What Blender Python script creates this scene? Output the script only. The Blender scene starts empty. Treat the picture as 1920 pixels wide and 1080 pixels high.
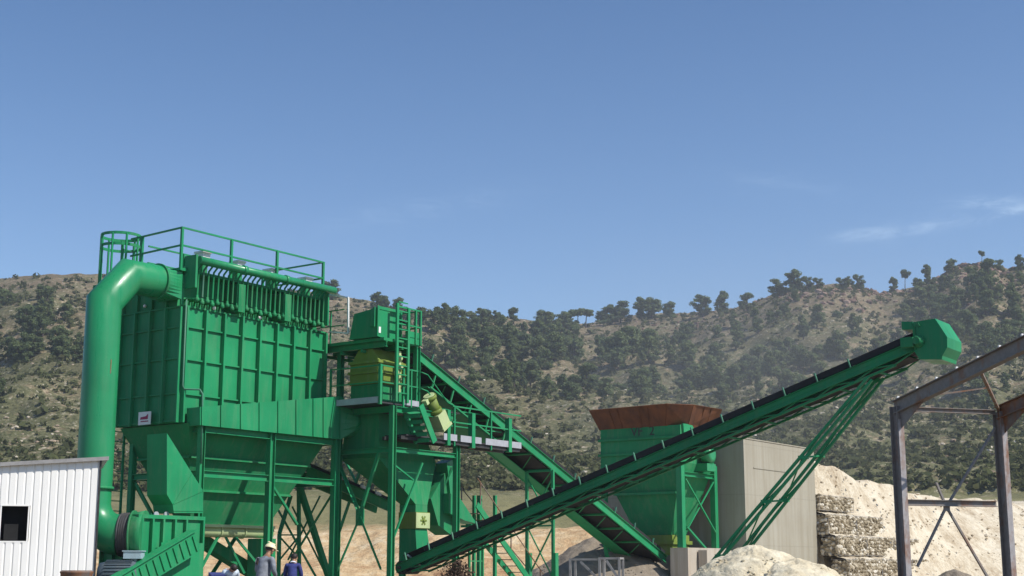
import bpy, bmesh, math, random
from mathutils import Vector, Matrix, noise
random.seed(7)
R = math.radians
sc = bpy.context.scene
col = sc.collection
V = Vector
UP = V((0, 0, 1))

# ------------------------------------------------------------------ camera model
FOC = 2667.0
PITCH = math.atan(525 / FOC)
CP, SP = math.cos(PITCH), math.sin(PITCH)
ZC = 1.2
CAM = V((0, 0, ZC))
cam_d = bpy.data.cameras.new('camera')
cam = bpy.data.objects.new('camera', cam_d)
col.objects.link(cam)
cam.location = CAM
cam.rotation_euler = (math.pi / 2 + PITCH, 0, 0)
cam_d.sensor_width = 36
cam_d.lens = FOC / 1920 * 36
cam_d.clip_start = 0.5
cam_d.clip_end = 6000
sc.camera = cam

def ray(px, py):
    u, v = (px - 960) / FOC, (540 - py) / FOC
    return V((u, CP - v * SP, SP + v * CP))

# plant grid: AX runs towards the camera's right, BX away to the right
AL = R(-35.6)
AX = V((math.cos(AL), math.sin(AL), 0))
BX = V((-AX.y, AX.x, 0))
ORG = V((-9.8304, 42.0, 0))

def W(a, b, z):
    return ORG + AX * a + BX * b + UP * z

def pA(px, py, A):
    d = ray(px, py)
    t = (A - (CAM - ORG).dot(AX)) / d.dot(AX)
    return CAM + d * t

def pB(px, py, B):
    d = ray(px, py)
    t = (B - (CAM - ORG).dot(BX)) / d.dot(BX)
    return CAM + d * t

def pY(px, py, Y):
    d = ray(px, py)
    return CAM + d * (Y / d.y)

def loc(p):
    q = p - ORG
    return q.dot(AX), q.dot(BX), p.z

# ------------------------------------------------------------------ mesh builder
class MB:
    def __init__(self):
        self.v = []; self.f = []; self.s = []; self.g = []; self.dep = 0
    def mark(self):
        if self.dep == 0: self.g.append((len(self.v), len(self.f)))
    def add(self, vs, fs, smooth=False):
        self.mark()
        n = len(self.v)
        self.v += [V(p) for p in vs]
        for f in fs:
            self.f.append([i + n for i in f]); self.s.append(smooth)
        return self
    def hexa(self, lo, hi):
        vs = list(lo) + list(hi)
        return self.add(vs, [(3, 2, 1, 0), (4, 5, 6, 7), (0, 1, 5, 4), (1, 2, 6, 5), (2, 3, 7, 6), (3, 0, 4, 7)])
    def box(self, a0, a1, b0, b1, z0, z1):          # plant-grid box
        return self.hexa([W(a0, b0, z0), W(a1, b0, z0), W(a1, b1, z0), W(a0, b1, z0)],
                         [W(a0, b0, z1), W(a1, b0, z1), W(a1, b1, z1), W(a0, b1, z1)])
    def obox(self, c, ex, ey, ez):                   # centre + half vectors
        g = [(-1, -1), (1, -1), (1, 1), (-1, 1)]
        return self.hexa([c + ex * i + ey * j - ez for i, j in g], [c + ex * i + ey * j + ez for i, j in g])
    def bar(self, p, q, w, h=None, up=UP):           # rectangular bar p->q, w sideways, h along up
        h = h or w
        p, q = V(p), V(q)
        d = (q - p)
        L = d.length
        d = d / L
        side = d.cross(up)
        if side.length < 1e-3: side = d.cross(AX)
        side.normalize()
        u = side.cross(d)
        return self.obox((p + q) / 2, side * (w / 2), d * (L / 2), u * (h / 2))
    def angle(self, p, q, w, t=0.012, up=UP, side_dir=1):   # L-section
        p, q = V(p), V(q)
        d = (q - p).normalized()
        side = d.cross(up)
        if side.length < 1e-3: side = d.cross(AX)
        side.normalize(); u = side.cross(d)
        self.bar(p, q, w, t, up)
        o = side * (w / 2 * side_dir) + u * (w / 2)
        return self.bar(p + o, q + o, t, w - t, up)
    def ibeam(self, p, q, w, h, up=UP, t=0.02):
        p, q = V(p), V(q)
        d = (q - p).normalized()
        side = d.cross(up)
        if side.length < 1e-3: side = d.cross(AX)
        side.normalize(); u = side.cross(d)
        self.bar(p, q, t, h - 2 * t - 0.004, up)
        for s in (-1, 1):
            o = u * (s * (h / 2 - t / 2))
            self.bar(p + o, q + o, w, t, up)
        return self
    def chan(self, p, q, h, fl, t, out, up=UP):      # C-channel, web in plane of (d, up), flanges towards out
        p, q = V(p), V(q)
        d = (q - p).normalized()
        o = (out - d * out.dot(d)).normalized()
        u = o.cross(d)
        if u.z < 0: u = -u
        c = (p + q) / 2
        L = (q - p).length / 2
        self.obox(c, o * (t / 2), d * L, u * (h / 2))
        for s in (-1, 1):
            self.obox(c + o * (fl / 2 + t / 2 + .001) + u * (s * (h / 2 - t / 2)), o * (fl / 2), d * L, u * (t / 2))
        return self
    def tube(self, pts, r, n=12, caps=True, hollow=False):   # mitred tube through points
        pts = [V(p) for p in pts]
        rs = r if isinstance(r, (list, tuple)) else [r] * len(pts)
        rings = []
        d0 = (pts[1] - pts[0]).normalized()
        s = d0.cross(UP)
        if s.length < 1e-3: s = AX - d0 * AX.dot(d0)
        s.normalize(); u = s.cross(d0)
        base = [s * math.cos(2 * math.pi * k / n) + u * math.sin(2 * math.pi * k / n) for k in range(n)]
        cur = [pts[0] + b * rs[0] for b in base]
        rings.append(cur)
        for i in range(1, len(pts)):
            d = (pts[i] - pts[i - 1]).normalized()
            if i < len(pts) - 1:
                d2 = (pts[i + 1] - pts[i]).normalized()
                nrm = (d + d2).normalized()
            else:
                d2 = d; nrm = d
            ring = []
            for k in range(n):
                p0 = pts[i - 1] + base[k] * rs[i]
                t = (pts[i] - p0).dot(nrm) / d.dot(nrm)
                ring.append(p0 + d * t)
            rings.append(ring)
            q = d.rotation_difference(d2)
            base = [q @ b for b in base]
        self.mark()
        nv = len(self.v)
        for rg in rings: self.v += rg
        for i in range(len(rings) - 1):
            for k in range(n):
                k2 = (k + 1) % n
                self.f.append([nv + i * n + k, nv + i * n + k2, nv + (i + 1) * n + k2, nv + (i + 1) * n + k]); self.s.append(True)
        if caps:
            self.f.append([nv + k for k in range(n)][::-1]); self.s.append(False)
            m = nv + (len(rings) - 1) * n
            self.f.append([m + k for k in range(n)]); self.s.append(False)
        return self
    def prism(self, poly, vec):                      # polygon (points) extruded by vec
        n = len(poly)
        vs = [V(p) for p in poly] + [V(p) + vec for p in poly]
        fs = [list(range(n)), list(range(2 * n - 1, n - 1, -1))]
        for i in range(n):
            j = (i + 1) % n
            fs.append([j, i, i + n, j + n])
        return self.add(vs, fs)
    def lathe(self, c, axis, prof, n=20):            # prof: (distance along axis, radius)
        axis = axis.normalized()
        s = axis.cross(UP)
        if s.length < 1e-3: s = V((1, 0, 0))
        s.normalize(); u = s.cross(axis)
        self.mark()
        nv = len(self.v)
        for t, r in prof:
            for k in range(n):
                a = 2 * math.pi * k / n
                self.v.append(c + axis * t + (s * math.cos(a) + u * math.sin(a)) * r)
        for i in range(len(prof) - 1):
            for k in range(n):
                k2 = (k + 1) % n
                self.f.append([nv + i * n + k, nv + i * n + k2, nv + (i + 1) * n + k2, nv + (i + 1) * n + k]); self.s.append(True)
        self.f.append([nv + k for k in range(n)][::-1]); self.s.append(False)
        m = nv + (len(prof) - 1) * n
        self.f.append([m + k for k in range(n)]); self.s.append(False)
        return self

def _compound(fn):
    def g(self, *a, **k):
        self.mark(); self.dep += 1
        try: return fn(self, *a, **k)
        finally: self.dep -= 1
    return g
for _n in ('angle', 'ibeam', 'chan'): setattr(MB, _n, _compound(getattr(MB, _n)))
SPLIT = {'brace', 'beam', 'flange', 'cross_member', 'valve_cabinet', 'header_bracket', 'lifting_eye', 'pivot_bolt', 'spring_mount', 'guardrail', 'handrail', 'head_railing', 'leg_tie', 'eave_strut', 'cross_brace', 'stair_tread', 'rung', 'stair_post', 'return_guard', 'window_frame', 'formwork_ridge', 'beam_stiffener', 'idler_roller', 'white_rail', 'rack_rail', 'spill_pan', 'side_rail', 'landing'}

def base_of(o):
    p = V((0, 0, 0))
    while o is not None:
        p += o.location; o = o.parent
    return p

def fix_normals(me):
    bm = bmesh.new(); bm.from_mesh(me)
    bmesh.ops.recalc_face_normals(bm, faces=bm.faces)
    bm.to_mesh(me); bm.free()

def part(name, mb, mat, parent=None, label=None, recalc=True):
    if name in SPLIT and len(mb.g) > 1:
        o = None
        for i, (v0, f0) in enumerate(mb.g):
            v1, f1 = mb.g[i + 1] if i + 1 < len(mb.g) else (len(mb.v), len(mb.f))
            m_ = MB(); m_.v = mb.v[v0:v1]; m_.f = [[k - v0 for k in f] for f in mb.f[f0:f1]]; m_.s = mb.s[f0:f1]
            o = part(name, m_, mat, parent, label, recalc)
        return o
    me = bpy.data.meshes.new(name)
    off = base_of(parent)
    me.from_pydata([p - off for p in mb.v], [], mb.f)
    me.polygons.foreach_set('use_smooth', mb.s)
    if recalc: fix_normals(me)
    for m in (mat if isinstance(mat, (list, tuple)) else [mat]): me.materials.append(m)
    o = bpy.data.objects.new(name, me)
    col.objects.link(o)
    if parent is not None: o.parent = parent
    if label: o['label'] = label
    return o

def thing(name, label, cat, base, group=None):
    o = bpy.data.objects.new(name, None)
    col.objects.link(o)
    o.location = base
    o.empty_display_size = 0.3
    o['label'] = label; o['category'] = cat
    if group: o['group'] = group
    return o

def tag(o, label=None, cat=None, group=None, kind=None):
    if label: o['label'] = label
    if cat: o['category'] = cat
    if group: o['group'] = group
    if kind: o['kind'] = kind
    return o

def solid(name, mb, mat, base, label=None, cat=None, group=None, kind=None, recalc=True):
    """a top-level thing that is one mesh, with its origin at base"""
    base = V(base)
    me = bpy.data.meshes.new(name)
    me.from_pydata([p - base for p in mb.v], [], mb.f)
    me.polygons.foreach_set('use_smooth', mb.s)
    if recalc: fix_normals(me)
    for m in (mat if isinstance(mat, (list, tuple)) else [mat]): me.materials.append(m)
    o = bpy.data.objects.new(name, me); o.location = base
    col.objects.link(o)
    return tag(o, label, cat, group, kind)

# ------------------------------------------------------------------ materials
class NT:
    def __init__(self, m):
        m.use_nodes = True
        self.t = m.node_tree; self.t.nodes.clear()
    def n(self, typ, **kw):
        nd = self.t.nodes.new(typ)
        for k, v in kw.items():
            if k.startswith('i_'):
                nd.inputs[k[2:].replace('_', ' ')].default_value = v
            else: setattr(nd, k, v)
        return nd
    def l(self, a, b): self.t.links.new(a, b)
    def ramp(self, fac, stops):
        r = self.n('ShaderNodeValToRGB')
        while len(r.color_ramp.elements) > 1: r.color_ramp.elements.remove(r.color_ramp.elements[-1])
        for i, (p, c) in enumerate(stops):
            e = r.color_ramp.elements[0] if i == 0 else r.color_ramp.elements.new(p)
            e.position = p
            e.color = (c, c, c, 1) if not isinstance(c, (tuple, list)) else (*c, 1)
        self.l(fac, r.inputs[0]); return r.outputs[0]
    def noise(self, vec, scale, detail=4, rough=.55, dist=0):
        nd = self.n('ShaderNodeTexNoise'); nd.inputs['Scale'].default_value = scale
        nd.inputs['Detail'].default_value = detail; nd.inputs['Roughness'].default_value = rough
        nd.inputs['Distortion'].default_value = dist
        self.l(vec, nd.inputs['Vector']); return nd.outputs['Fac']
    def mix(self, fac, c1, c2, mode='MIX'):
        m = self.n('ShaderNodeMix', data_type='RGBA', blend_type=mode)
        for s, v in ((m.inputs[0], fac), (m.inputs[6], c1), (m.inputs[7], c2)):
            if hasattr(v, 'is_linked') or hasattr(v, 'links'): self.l(v, s)
            elif isinstance(v, (tuple, list)): s.default_value = (*v, 1)
            else: s.default_value = v
        return m.outputs[2]
    def math(self, op, x, y=None, clamp=False):
        m = self.n('ShaderNodeMath', operation=op); m.use_clamp = clamp
        for s, v in ((m.inputs[0], x), (m.inputs[1], y)):
            if v is None: continue
            if hasattr(v, 'links'): self.l(v, s)
            else: s.default_value = v
        return m.outputs[0]
    def pos(self, scale=(1, 1, 1)):
        g = self.n('ShaderNodeNewGeometry')
        mp = self.n('ShaderNodeMapping'); mp.inputs['Scale'].default_value = scale
        self.l(g.outputs['Position'], mp.inputs['Vector']); return mp.outputs[0]
    def out(self, color, rough=.6, metal=0, bump=None, bstr=.3, bdist=.02, spec=.5, coat=0):
        b = self.n('ShaderNodeBsdfPrincipled')
        for nm, v in (('Base Color', color), ('Roughness', rough), ('Metallic', metal), ('Specular IOR Level', spec), ('Coat Weight', coat)):
            s = b.inputs[nm]
            if hasattr(v, 'links'): self.l(v, s)
            elif isinstance(v, (tuple, list)): s.default_value = (*v, 1)
            else: s.default_value = v
        if bump is not None:
            bp = self.n('ShaderNodeBump'); bp.inputs['Strength'].default_value = bstr; bp.inputs['Distance'].default_value = bdist
            self.l(bump, bp.inputs['Height']); self.l(bp.outputs[0], b.inputs['Normal'])
        o = self.n('ShaderNodeOutputMaterial'); self.l(b.outputs[0], o.inputs['Surface'])
        return b

def mul(c, k): return tuple(min(1, x * k) for x in c)

def paint(name, base, rough=.42, wear=.35, dust=(.30, .27, .20), dust_amt=.07, spec=.14):
    m = bpy.data.materials.new(name); t = NT(m)
    p = t.pos(); ps = t.pos((3.0, 3.0, .35))
    n1 = t.noise(p, .7, 5); n2 = t.noise(ps, 1.6, 5, .65); n3 = t.noise(p, 9, 4)
    c = t.mix(t.ramp(n1, [(.3, 0), (.7, 1)]), mul(base, 1 - wear * .35), mul(base, 1 + wear * .3))
    d = t.math('MULTIPLY', t.ramp(n2, [(.48, 0), (.78, 1)]), dust_amt * 2.2)
    c = t.mix(d, c, dust)
    c = t.mix(t.math('MULTIPLY', t.ramp(n3, [(.62, 0), (.72, 1)]), dust_amt), c, dust)
    ns = t.noise(t.pos((5, 5, .22)), 1.1, 4, .7); nk = t.noise(p, .9, 3)
    rs_ = t.math('MULTIPLY', t.ramp(ns, [(.66, 0), (.74, 1)]), t.ramp(nk, [(.50, 0), (.62, 1)]))
    c = t.mix(t.math('MULTIPLY', rs_, min(1, dust_amt * 4.5)), c, (.12, .10, .05))
    rr = t.ramp(n2, [(.3, rough - .08), (.8, rough + .18)])
    t.out(c, rr, 0, t.noise(p, 2.2, 2), .12, .02, spec)
    return m

def metal_rust(name, base, rustamt=.4, rough=.6):
    m = bpy.data.materials.new(name); t = NT(m)
    p = t.pos(); ps = t.pos((2, 2, .8))
    n1 = t.noise(ps, 1.3, 6, .65); n2 = t.noise(p, 12, 4)
    c = t.mix(t.ramp(n2, [(.3, 0), (.7, 1)]), mul(base, .85), mul(base, 1.12))
    rc = t.mix(n2, (.16, .06, .025), (.30, .14, .06))
    c = t.mix(t.ramp(n1, [(.62 - rustamt * .3, 0), (.80 - rustamt * .3, 1)]), c, rc)
    t.out(c, rough, 0, n2, .2, .01, .35)
    return m

def simple(name, base, rough=.7, metal=0, var=.2, scale=6, spec=.4):
    m = bpy.data.materials.new(name); t = NT(m)
    n = t.noise(t.pos(), scale, 4)
    c = t.mix(t.ramp(n, [(.3, 0), (.7, 1)]), mul(base, 1 - var), mul(base, 1 + var))
    t.out(c, rough, metal, n, .15, .01, spec)
    return m

GREEN = (.019, .246, .099)
M = {}
M['green'] = paint('green_paint', GREEN, .42, .5)
M['green2'] = paint('green_paint_dusty', (.021, .228, .088), .55, .6, dust_amt=.10, spec=.12)
M['gloss'] = paint('green_gloss_paint', (.017, .243, .094), .30, .4, dust_amt=.04, spec=.40)
M['lime'] = paint('yellow_green_paint', (.46, .55, .28), .5, .4, dust_amt=.15)
M['olive'] = paint('yellow_green_machine_paint', (.17, .235, .045), .5, .4, dust_amt=.15)
M['galv'] = simple('galvanised_steel', (.36, .37, .40), .5, .0, .12, 5)
M['white'] = simple('white_enamel', (.78, .78, .76), .5, 0, .05)
M['belt'] = simple('rubber_belt', (.018, .017, .018), .75, 0, .3, 4)
M['dark'] = simple('dark_steel', (.035, .035, .035), .6, 0, .3)
M['flex'] = simple('grey_rubber_bellows', (.06, .06, .062), .7, 0, .2)
M['rollers'] = simple('roller_steel', (.42, .42, .42), .45, .2, .2)
M['steel'] = metal_rust('structural_steel', (.225, .205, .19), .30)
M['steelr'] = metal_rust('rusted_structural_steel', (.15, .13, .12), .85)
M['steel_lit'] = metal_rust('sunlit_primed_steel', (.36, .34, .34), .5)  # paler steel with the sunlit side put into its colour, plus primer and rust
M['rod'] = metal_rust('tie_rod_steel', (.22, .18, .15), .6)
M['greyrack'] = simple('grey_rack_steel', (.30, .29, .28), .6, 0, .2)
M['motor'] = paint('blue_grey_motor_paint', (.075, .105, .13), .4, .3, dust_amt=.1)
M['motorl'] = paint('light_blue_terminal_paint', (.33, .44, .50), .45, .3, dust_amt=.1)
M['black'] = simple('unlit_interior_black', (.012, .012, .012), .9, 0, .2)  # black painted in for the unlit inside of the shed
M['bracket'] = paint('pale_green_bracket_paint', (.075, .21, .14), .5, .3, dust_amt=.1)
M['red'] = simple('red_print', (.33, .02, .08), .6, 0, .1)
M['navy'] = simple('navy_cloth', (.035, .045, .17), .9, 0, .25, 14)
M['greycloth'] = simple('grey_work_cloth', (.20, .215, .245), .9, 0, .25, 12)
M['brownc'] = simple('brown_trouser_cloth', (.11, .085, .07), .9, 0, .2, 14)
M['bluec'] = simple('pale_blue_cloth', (.50, .58, .66), .9, 0, .2, 14)
M['collar'] = simple('pale_collar_cloth', (.62, .64, .72), .9, 0, .1)
M['skin'] = simple('skin', (.32, .17, .10), .55, 0, .1, 8)
M['hair'] = simple('dark_hair', (.022, .015, .012), .6, 0, .2, 30)
M['helmet'] = simple('cream_helmet_plastic', (.74, .66, .42), .4, 0, .05)
M['boot'] = simple('boot_leather', (.03, .022, .018), .7)
M['straw'] = simple('dry_brush_twigs', (.10, .062, .04), .9, 0, .4, 9)

# corrugated white sheet
m = bpy.data.materials.new('white_corrugated_sheet'); t = NT(m)
n1 = t.noise(t.pos((1, 1, .25)), 2.2, 5, .6)
c = t.mix(t.ramp(n1, [(.35, 0), (.75, 1)]), (.91, .895, .85), (.84, .82, .77))
t.out(c, .5, 0, n1, .05, .01, .3); M['sheet'] = m

# rusty rim plates
m = bpy.data.materials.new('rusted_rim_plate'); t = NT(m)
p = t.pos(); n1 = t.noise(t.pos((1.5, 1.5, .4)), 1.6, 6, .65); n2 = t.noise(p, 7, 5)
c = t.mix(t.ramp(n1, [(.35, 0), (.68, 1)]), (.085, .042, .028), (.205, .080, .036))
c = t.mix(t.math('MULTIPLY', n2, .45), c, (.16, .07, .04))
t.out(c, .85, 0, n2, .3, .01, .2); M['rim'] = m

# board-marked concrete
def concrete(name, c1, c2, streak):
    m = bpy.data.materials.new(name); t = NT(m)
    p = t.pos(); ps = t.pos((2.2, 2.2, .10))
    n1 = t.noise(p, .45, 6, .6); n2 = t.noise(ps, 1.5, 6, .7); n3 = t.noise(p, 14, 4)
    c = t.mix(t.ramp(n1, [(.3, 0), (.7, 1)]), c1, c2)
    c = t.mix(t.math('MULTIPLY', t.ramp(n2, [(.40, 0), (.70, 1)]), .8), c, streak)
    sp = t.n('ShaderNodeSeparateXYZ'); t.l(t.pos(), sp.inputs[0])
    fr = t.math('FRACT', t.math('MULTIPLY', t.math('ADD', sp.outputs[2], t.math('MULTIPLY', n1, .05)), 1 / 2.2))
    seam = t.ramp(fr, [(.0, 1), (.012, 0), (.985, 0), (1.0, 1)])
    c = t.mix(t.math('MULTIPLY', seam, .2), c, mul(c1, .35))
    t.out(c, .9, 0, n3, .35, .01, .2); return m
M['conc'] = concrete('cast_concrete', (.315, .292, .232), (.37, .35, .288), (.265, .236, .178))
M['concl'] = concrete('pale_footing_concrete', (.42, .38, .32), (.52, .46, .39), (.33, .27, .20))

def earth(name, stops, scale, bump=.6, bdist=.15, sc2=9, stretch=(1, 1, 1)):
    m = bpy.data.materials.new(name); t = NT(m)
    p = t.pos(stretch)
    n1 = t.noise(p, scale, 8, .65, .3); n2 = t.noise(p, scale * sc2, 5, .6)
    f = t.math('ADD', t.math('MULTIPLY', n1, .65), t.math('MULTIPLY', n2, .35))
    c = t.ramp(f, stops)
    t.out(c, .95, 0, f, bump, bdist, .1); return m
M['sand'] = earth('cream_sand', [(.30, (.36, .30, .20)), (.42, (.55, .475, .335)), (.55, (.65, .58, .43)), (.66, (.74, .68, .53))], 1.6, .8, .12, 7)
M['ramp'] = earth('pale_ramp_soil', [(.30, (.27, .20, .13)), (.42, (.45, .375, .27)), (.52, (.58, .51, .39)), (.68, (.70, .64, .52))], .7, .9, .3, 8)
M['ground0'] = earth('yard_dust', [(.3, (.13, .105, .075)), (.5, (.17, .14, .10)), (.7, (.22, .185, .135))], .5)
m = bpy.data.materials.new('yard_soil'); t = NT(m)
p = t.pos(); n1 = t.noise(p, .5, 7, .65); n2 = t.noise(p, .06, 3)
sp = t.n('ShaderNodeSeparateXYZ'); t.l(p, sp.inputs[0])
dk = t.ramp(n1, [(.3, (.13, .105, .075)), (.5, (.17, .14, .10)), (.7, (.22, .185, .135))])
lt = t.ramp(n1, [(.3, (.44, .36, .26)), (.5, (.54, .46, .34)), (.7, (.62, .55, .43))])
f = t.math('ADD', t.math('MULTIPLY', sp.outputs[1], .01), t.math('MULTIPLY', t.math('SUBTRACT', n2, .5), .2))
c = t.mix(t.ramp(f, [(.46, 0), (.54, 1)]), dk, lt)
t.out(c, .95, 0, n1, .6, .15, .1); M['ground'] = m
M['gravel'] = earth('grey_gravel', [(.3, (.17, .14, .108)), (.5, (.245, .205, .16)), (.7, (.31, .265, .21))], 2.5)
M['stone'] = None
m = bpy.data.materials.new('gabion_stone'); t = NT(m)
g = t.n('ShaderNodeNewGeometry')
c = t.ramp(g.outputs['Random Per Island'], [(0, (.16, .13, .085)), (.35, (.30, .25, .17)), (.65, (.44, .38, .28)), (.9, (.60, .55, .45)), (1, (.68, .64, .56))])
t.out(c, .9, 0, t.noise(t.pos(), 14, 4), .3, .01, .2); M['stone'] = m
m = bpy.data.materials.new('pale_hill_rock'); t = NT(m)
g = t.n('ShaderNodeNewGeometry')
c = t.ramp(g.outputs['Random Per Island'], [(0, (.20, .14, .10)), (.4, (.34, .26, .19)), (.8, (.50, .43, .33)), (1, (.62, .56, .47))])
t.out(c, .95, 0, t.noise(t.pos(), 3, 4), .4, .1, .1); M['rock'] = m

m = bpy.data.materials.new('pale_loose_stone'); t = NT(m)
g = t.n('ShaderNodeNewGeometry')
c = t.ramp(g.outputs['Random Per Island'], [(0, (.36, .29, .20)), (.5, (.52, .45, .34)), (1, (.68, .62, .51))])
t.out(c, .95, 0, t.noise(t.pos(), 9, 3), .3, .02, .1); M['palestone'] = m

m = bpy.data.materials.new('reddish_outcrop_rock'); t = NT(m)
g = t.n('ShaderNodeNewGeometry')
c = t.ramp(g.outputs['Random Per Island'], [(0, (.11, .070, .052)), (.5, (.20, .125, .095)), (1, (.31, .22, .17))])
t.out(c, .95, 0, t.noise(t.pos(), 2, 5), .5, .2, .1); M['redrock'] = m

def foliage(name, c1, c2, c3, trans=.0):
    m = bpy.data.materials.new(name); t = NT(m)
    g = t.n('ShaderNodeNewGeometry'); oi = t.n('ShaderNodeObjectInfo')
    c = t.ramp(g.outputs['Random Per Island'], [(0, c1), (.6, c2), (1, c3)])
    c = t.mix(t.math('MULTIPLY', oi.outputs['Random'], .45), c, mul(c3, 1.1))
    b = t.n('ShaderNodeBsdfDiffuse'); t.l(c, b.inputs['Color']); tr_ = t.n('ShaderNodeBsdfTranslucent'); t.l(c, tr_.inputs['Color'])
    mx = t.n('ShaderNodeMixShader'); mx.inputs[0].default_value = .42; t.l(b.outputs[0], mx.inputs[1]); t.l(tr_.outputs[0], mx.inputs[2])
    o = t.n('ShaderNodeOutputMaterial'); t.l(mx.outputs[0], o.inputs['Surface']); return m
M['pine'] = foliage('pine_needles', (.085, .125, .056), (.130, .170, .076), (.175, .205, .092))
M['scrub'] = foliage('scrub_leaves', (.060, .078, .032), (.095, .112, .046), (.15, .15, .072))
M['bark'] = simple('pine_bark', (.10, .075, .06), .95, 0, .3, 3)

# hillside: bare rock, dry grass, ochre cut bank at its foot
m = bpy.data.materials.new('hill_soil'); t = NT(m)
p = t.pos()
sp = t.n('ShaderNodeSeparateXYZ'); t.l(p, sp.inputs[0])
nb = t.noise(p, .020, 5, .6, .5); nm = t.noise(p, .10, 6, .65); nf = t.noise(p, .42, 6, .72); nff = t.noise(p, 1.5, 5, .65)
grass = t.mix(t.ramp(nff, [(.36, 0), (.62, 1)]), (.054, .062, .026), (.150, .148, .074))
soil = t.ramp(nff, [(.34, (.13, .092, .054)), (.5, (.235, .18, .112)), (.62, (.38, .31, .21))])
hi = t.ramp(t.math('MULTIPLY', sp.outputs[2], 1 / 120.), [(.15, 0), (.85, 1)])
cov = t.math('ADD', t.math('MULTIPLY', nf, .62), t.math('MULTIPLY', nm, .38))
cov = t.math('ADD', cov, t.math('MULTIPLY', t.math('SUBTRACT', nb, .5), .35))
cov = t.math('ADD', cov, t.math('MULTIPLY', hi, -.055))
c = t.mix(t.ramp(cov, [(.375, 0), (.475, 1)]), soil, grass)
rock = t.mix(nff, (.10, .062, .044), (.26, .18, .125))
c = t.mix(t.math('MULTIPLY', t.math('MULTIPLY', hi, t.ramp(nm, [(.42, 0), (.56, 1)])), .6), c, rock)
c = t.mix(t.math('MULTIPLY', t.ramp(t.noise(p, .9, 5, .7), [(.58, 0), (.66, 1)]), .75), c, (.50, .44, .345))
# field strip and cut bank
yy = t.math('ADD', sp.outputs[1], t.math('MULTIPLY', t.math('SUBTRACT', nm, .5), 16))
fld = t.mix(t.noise(t.pos((.25, 1, 1)), .5, 5), (.150, .150, .066), (.27, .24, .125))
c = t.mix(t.ramp(t.math('MULTIPLY', yy, .001), [(.165, 1), (.200, 0)]), c, fld)
bank = t.ramp(t.math('ADD', t.math('MULTIPLY', t.noise(t.pos((1, 1, .3)), .9, 6, .65), .6), t.math('MULTIPLY', nm, .4)), [(.34, (.30, .16, .085)), (.44, (.46, .30, .16)), (.54, (.56, .41, .235)), (.64, (.64, .53, .36))])
c = t.mix(t.ramp(t.math('MULTIPLY', yy, .001), [(.104, 1), (.112, 0)]), c, bank)
t.out(c, .95, 0, t.math('ADD', nf, t.math('MULTIPLY', nff, .5)), .8, .6, .1); M['hill'] = m

# ------------------------------------------------------------------ world, sun
SUN_AZ, SUN_EL = R(-25), R(47)      # azimuth from +X
S = V((math.cos(SUN_EL) * math.cos(SUN_AZ), math.cos(SUN_EL) * math.sin(SUN_AZ), math.sin(SUN_EL)))
wd = bpy.data.worlds.new('World'); sc.world = wd
t = NT(wd)
sky = t.n('ShaderNodeTexSky', sky_type='NISHITA')
sky.sun_disc = False; sky.sun_elevation = SUN_EL
sky.sun_rotation = math.atan2(S.x, S.y)
sky.altitude = 300; sky.air_density = 1.0; sky.dust_density = .5; sky.ozone_density = 1.2
tc = t.n('ShaderNodeTexCoord')
def wdot(vec):
    vm = t.n('ShaderNodeVectorMath', operation='DOT_PRODUCT')
    t.l(tc.outputs['Generated'], vm.inputs[0]); vm.inputs[1].default_value = vec
    return vm.outputs['Value']
def gauss(px, py, wu, wv, tilt=0):                 # a thin cloud patch of the sky in one direction
    d = ray(px, py).normalized(); r = V((d.y, -d.x, 0)).normalized(); u = r.cross(d)
    r2 = r * math.cos(tilt) + u * math.sin(tilt); u2 = u * math.cos(tilt) - r * math.sin(tilt)
    x = t.math('DIVIDE', wdot(r2), wu); y = t.math('DIVIDE', wdot(u2), wv)
    q = t.math('ADD', t.math('MULTIPLY', x, x), t.math('MULTIPLY', y, y))
    fr = t.math('GREATER_THAN', wdot(d), 0)
    return t.math('MULTIPLY', t.math('POWER', 2.718, t.math('MULTIPLY', q, -1)), fr)
mp = t.n('ShaderNodeMapping'); mp.inputs['Scale'].default_value = (1, 1, 3.5); t.l(tc.outputs['Generated'], mp.inputs[0])
cn = t.ramp(t.noise(mp.outputs[0], 34, 9, .68, .8), [(.42, 0), (.70, 1)])
msk = None
for a_ in ((1725, 425, .030, .0050, R(9)), (1610, 440, .018, .0035, R(6)), (1890, 398, .024, .0030, R(12)), (1450, 345, .040, .0080, R(-8)), (1850, 380, .022, .004, R(-3)), (800, 390, .07, .008, R(10))):
    k = .30 if a_[0] < 1500 else 1
    gq = t.math('MULTIPLY', gauss(*a_), k)
    msk = gq if msk is None else t.math('ADD', msk, gq)
cl = t.math('MULTIPLY', t.math('MULTIPLY', msk, t.math('ADD', cn, .10)), .46, True)
skc = t.mix(cl, sky.outputs[0], (7.0, 7.4, 7.8))
bg = t.n('ShaderNodeBackground'); bg.inputs['Strength'].default_value = .105
sxyz = t.n('ShaderNodeSeparateXYZ'); t.l(tc.outputs['Generated'], sxyz.inputs[0])
deep = t.ramp(sxyz.outputs[2], [(0, (.96, 1.08, 1.26)), (.16, (.93, 1.10, 1.30)), (.40, (.56, .82, 1.08)), (1, (.50, .74, 1.0))])   # a dry, deep blue sky away from the horizon
skt = t.mix(1.0, skc, deep, 'MULTIPLY')
t.l(skt, bg.inputs[0])
wo = t.n('ShaderNodeOutputWorld'); t.l(bg.outputs[0], wo.inputs[0])
sd = bpy.data.lights.new('sun', 'SUN'); sd.energy = 5.0; sd.angle = R(.5); sd.color = (1, .95, .87)
so = bpy.data.objects.new('sun', sd); col.objects.link(so)
so.rotation_euler = S.to_track_quat('Z', 'Y').to_euler(); so.location = (60, -40, 90)
sc.view_settings.view_transform = 'Standard'
sc.view_settings.look = 'None'
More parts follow.
